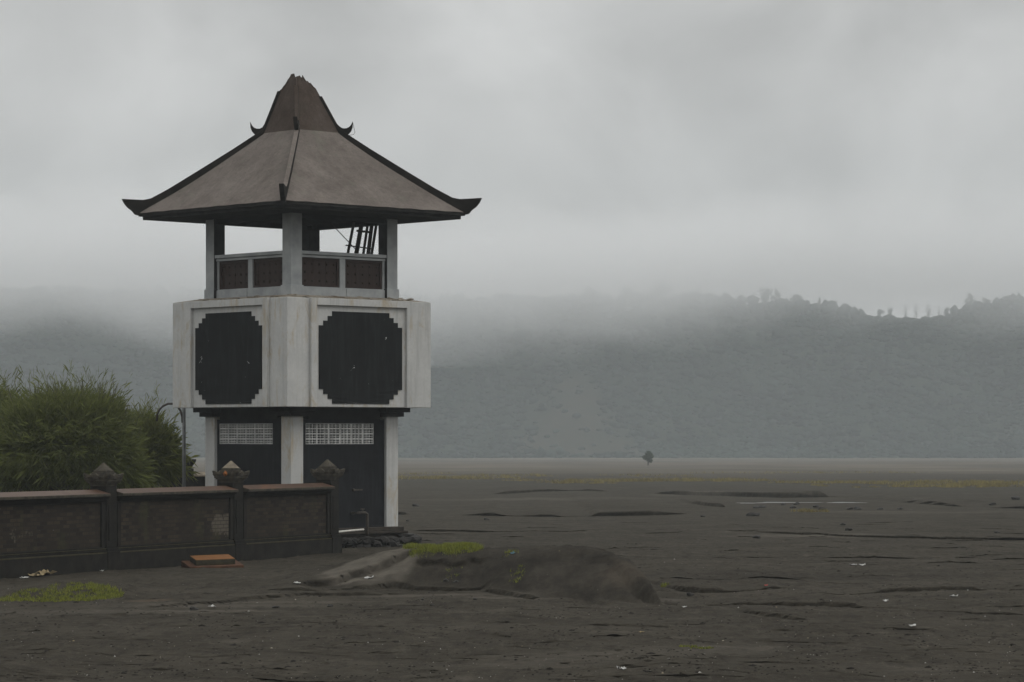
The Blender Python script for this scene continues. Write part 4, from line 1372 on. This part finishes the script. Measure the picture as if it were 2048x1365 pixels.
wt = NT('shallow_water'); WATER = wt.done((.03, .03, .03), .3, .4)
def puddle(px, py, rx, ry, seed, label):
    g = random.Random(seed); x, y = gp(px, py)
    zs = [gz(x + a * rx, y + b * ry) for a in (-.8, 0, .8) for b in (-.8, 0, .8)]
    z = max(zs) + .012
    m = MB(); pts = []
    for i in range(28):
        a = 6.283 * i / 28; q = 1 + .3 * math.sin(3 * a + seed) + g.uniform(-.15, .15)
        pts.append((math.cos(a) * rx * q, math.sin(a) * ry * q, 0))
    m.add(pts, [tuple(range(28))])
    o = m.build('water', WATER); o.location = (x, y, z)
    tag(o, label, 'water', kind='structure')
puddle(1500, 1009, .6, .6, 1, 'small shiny puddle at the left below the far bank')
puddle(1570, 1008, 1.3, .7, 2, 'shiny puddle in the middle below the far bank')
puddle(1690, 1008, .8, .8, 3, 'bright puddle at the right below the far bank')

# ------------------------------------------------------------------ air
def vol_box(name, lo, hi, mat, label):
    m = MB(); m.box(lo[0], hi[0], lo[1], hi[1], lo[2], hi[2])
    o = m.build(name, mat); tag(o, label, 'haze' if name == 'haze' else 'mist', kind='stuff'); return o


hm = bpy.data.materials.new('haze'); hm.use_nodes = True
hm.node_tree.nodes.clear()
ho = hm.node_tree.nodes.new('ShaderNodeOutputMaterial'); hv = hm.node_tree.nodes.new('ShaderNodeVolumePrincipled')
hv.inputs['Color'].default_value = (.865, .93, .955, 1); hv.inputs['Density'].default_value = .00041; hv.inputs['Anisotropy'].default_value = 0.0
hm.node_tree.links.new(hv.outputs[0], ho.inputs['Volume'])
hm.cycles.homogeneous_volume = True
vol_box('haze', (-1020, -120, -14), (1020, 1520, 135), hm, 'thin grey rain haze filling the air over the plain')

mm = bpy.data.materials.new('low_cloud'); mm.use_nodes = True
t = mm.node_tree; t.nodes.clear()
mo = t.nodes.new('ShaderNodeOutputMaterial'); mv = t.nodes.new('ShaderNodeVolumePrincipled')
geo = t.nodes.new('ShaderNodeTexCoord'); sepn = t.nodes.new('ShaderNodeSeparateXYZ'); t.links.new(geo.outputs['Object'], sepn.inputs[0])
mp = t.nodes.new('ShaderNodeMapping'); mp.inputs['Scale'].default_value = (.013, .008, .026); mp.inputs['Location'].default_value = (3.1, .4, 1.7); t.links.new(geo.outputs['Object'], mp.inputs['Vector'])
nz = t.nodes.new('ShaderNodeTexNoise'); nz.inputs['Scale'].default_value = 1; nz.inputs['Detail'].default_value = 5; nz.inputs['Roughness'].default_value = .55
t.links.new(mp.outputs[0], nz.inputs['Vector'])
def mth(op, a, b, c=None):
    n = t.nodes.new('ShaderNodeMath'); n.operation = op
    for i, v in enumerate((a, b) if c is None else (a, b, c)):
        if isinstance(v, (int, float)): n.inputs[i].default_value = v
        else: t.links.new(v, n.inputs[i])
    return n.outputs[0]
# ceiling height of the clear air rises to the right: z0(x)
cv = t.nodes.new('ShaderNodeFloatCurve')
mr = t.nodes.new('ShaderNodeMapRange'); mr.inputs['From Min'].default_value = -260; mr.inputs['From Max'].default_value = 260; t.links.new(sepn.outputs[0], mr.inputs['Value'])
curve = cv.mapping.curves[0]
PTS = [(0, 43), (.2, 43), (.36, 43), (.46, 45), (.56, 46), (.62, 48), (.68, 53), (.74, 59), (.82, 58), (.9, 56), (1, 56)]
ZMAX = 100.0
while len(curve.points) < len(PTS): curve.points.new(.5, .5)
for p_, (a, b) in zip(curve.points, PTS): p_.location = (a, b / ZMAX)
cv.mapping.update()
t.links.new(mr.outputs[0], cv.inputs['Value'])
z0 = mth('MULTIPLY', cv.outputs[0], ZMAX)
hh = mth('ADD', mth('SUBTRACT', sepn.outputs[2], z0), mth('MULTIPLY', mth('SUBTRACT', nz.outputs['Fac'], .5), 52))
rm = t.nodes.new('ShaderNodeMapRange'); rm.interpolation_type = 'SMOOTHSTEP'; rm.inputs['From Min'].default_value = -16; rm.inputs['From Max'].default_value = 22; rm.inputs['To Max'].default_value = .022
t.links.new(hh, rm.inputs['Value'])
# fade out towards the top of the box
rt = t.nodes.new('ShaderNodeMapRange'); rt.interpolation_type = 'SMOOTHSTEP'; rt.inputs['From Min'].default_value = 100; rt.inputs['From Max'].default_value = 66; t.links.new(mth('ADD', sepn.outputs[2], mth('MULTIPLY', mth('SUBTRACT', nz.outputs['Fac'], .5), 70)), rt.inputs['Value'])
t.links.new(mth('MULTIPLY', rm.outputs[0], rt.outputs[0]), mv.inputs['Density'])
mv.inputs['Color'].default_value = (.995, .997, 1, 1); mv.inputs['Anisotropy'].default_value = 0.0
t.links.new(mv.outputs[0], mo.inputs['Volume'])
mm.cycles.volume_step_rate = .12
vol_box('low_cloud', (-420, 1085, 28), (420, 1260, 124), mm, 'ragged low cloud hiding the crest of the far hill')

# ------------------------------------------------------------------ sky and light
W = bpy.data.worlds.new('World'); scene.world = W; W.use_nodes = True
t = W.node_tree; t.nodes.clear()
wo = t.nodes.new('ShaderNodeOutputWorld'); bg = t.nodes.new('ShaderNodeBackground'); t.links.new(bg.outputs[0], wo.inputs[0])
sk = t.nodes.new('ShaderNodeTexSky'); sk.sky_type = 'NISHITA'; sk.sun_disc = False; sk.sun_elevation = R(50); sk.sun_rotation = R(118)
sk.dust_density = 6; sk.air_density = 1.5
hs = t.nodes.new('ShaderNodeHueSaturation'); hs.inputs['Saturation'].default_value = .25; t.links.new(sk.outputs[0], hs.inputs['Color'])
tc = t.nodes.new('ShaderNodeTexCoord')
sp_ = t.nodes.new('ShaderNodeSeparateXYZ'); t.links.new(tc.outputs['Generated'], sp_.inputs[0])
mp = t.nodes.new('ShaderNodeMapping'); mp.inputs['Scale'].default_value = (13, 13, 14); mp.inputs['Location'].default_value = (.35, 0, .2); t.links.new(tc.outputs['Generated'], mp.inputs['Vector'])
n1 = t.nodes.new('ShaderNodeTexNoise'); n1.inputs['Scale'].default_value = 1; n1.inputs['Detail'].default_value = 6; n1.inputs['Roughness'].default_value = .52; n1.inputs['Distortion'].default_value = .5
t.links.new(mp.outputs[0], n1.inputs['Vector'])
def gauss(x, z, sx, sz, amp):
    a = mth('DIVIDE', mth('SUBTRACT', sp_.outputs[0], x), sx); b = mth('DIVIDE', mth('SUBTRACT', sp_.outputs[2], z), sz)
    e = mth('ADD', mth('MULTIPLY', a, a), mth('MULTIPLY', b, b))
    return mth('MULTIPLY', mth('POWER', 2.71828, mth('MULTIPLY', e, -1)), amp)
def sky_dir(px, py): return (px - 1024) / F, (HOR - py) / F
val = mth('MULTIPLY', mth('SUBTRACT', n1.outputs['Fac'], .5), .95)
for (px, py, rx, ry, am) in ((330, 200, 420, 210, .07), (1010, 110, 200, 130, .14), (250, 480, 420, 160, .03), (1500, 60, 520, 110, -.09), (2000, 30, 300, 90, -.05), (60, 20, 300, 60, -.08), (650, 50, 160, 60, -.03),
                             (1550, 420, 560, 170, -.05), (1000, 420, 200, 130, -.03)):
    x, z = sky_dir(px, py); val = mth('ADD', val, gauss(x, z, rx / F, ry / F, am * 1.35))
# overcast dome: the zenith is brighter than the horizon
up = t.nodes.new('ShaderNodeMapRange'); up.interpolation_type = 'SMOOTHSTEP'; up.inputs['From Min'].default_value = .12; up.inputs['From Max'].default_value = .8
up.inputs['To Min'].default_value = 1.0; up.inputs['To Max'].default_value = 2.0; t.links.new(sp_.outputs[2], up.inputs['Value'])
tot = mth('MULTIPLY', mth('ADD', val, 1.0), up.outputs[0])
lum = mth('MULTIPLY', tot, 5.65)
cc = t.nodes.new('ShaderNodeCombineColor')
for i, q in enumerate((1.0, 1.003, .997)): t.links.new(mth('MULTIPLY', lum, q), cc.inputs[i])
mx = t.nodes.new('ShaderNodeMix'); mx.data_type = 'RGBA'; mx.inputs[0].default_value = .93
ia = [i for i in mx.inputs if i.identifier == 'A_Color'][0]; ib = [i for i in mx.inputs if i.identifier == 'B_Color'][0]
t.links.new(hs.outputs[0], ia); t.links.new(cc.outputs[0], ib)
t.links.new([o for o in mx.outputs if o.identifier == 'Result_Color'][0], bg.inputs['Color'])
bg.inputs['Strength'].default_value = .1

sl = bpy.data.lights.new('sun', 'SUN'); sl.energy = .6; sl.angle = R(35); sl.color = (1, .97, .92)
so = bpy.data.objects.new('sun', sl); col.objects.link(so)
so.rotation_euler = (R(40), 0, R(62)); so.location = (20, 20, 60)

cam = bpy.data.cameras.new('camera'); co = bpy.data.objects.new('camera', cam); col.objects.link(co)
cam.sensor_width = 36; cam.lens = 36 * F / 2048; cam.shift_y = (HOR - 682.5) / 2048
cam.clip_start = .5; cam.clip_end = 4000
co.location = (0, 0, HC); co.rotation_euler = (R(90), 0, 0)
scene.camera = co

vs_ = scene.view_settings
scene.display_settings.display_device = 'sRGB'
vs_.view_transform = 'Standard'; vs_.look = 'None'; vs_.exposure = 0; vs_.gamma = 1
cy_ = scene.cycles
cy_.use_denoising = True; cy_.max_bounces = 8; cy_.volume_bounces = 6; cy_.diffuse_bounces = 3; cy_.glossy_bounces = 2; cy_.transmission_bounces = 2
cy_.volume_max_steps = 256
cy_.use_adaptive_sampling = False
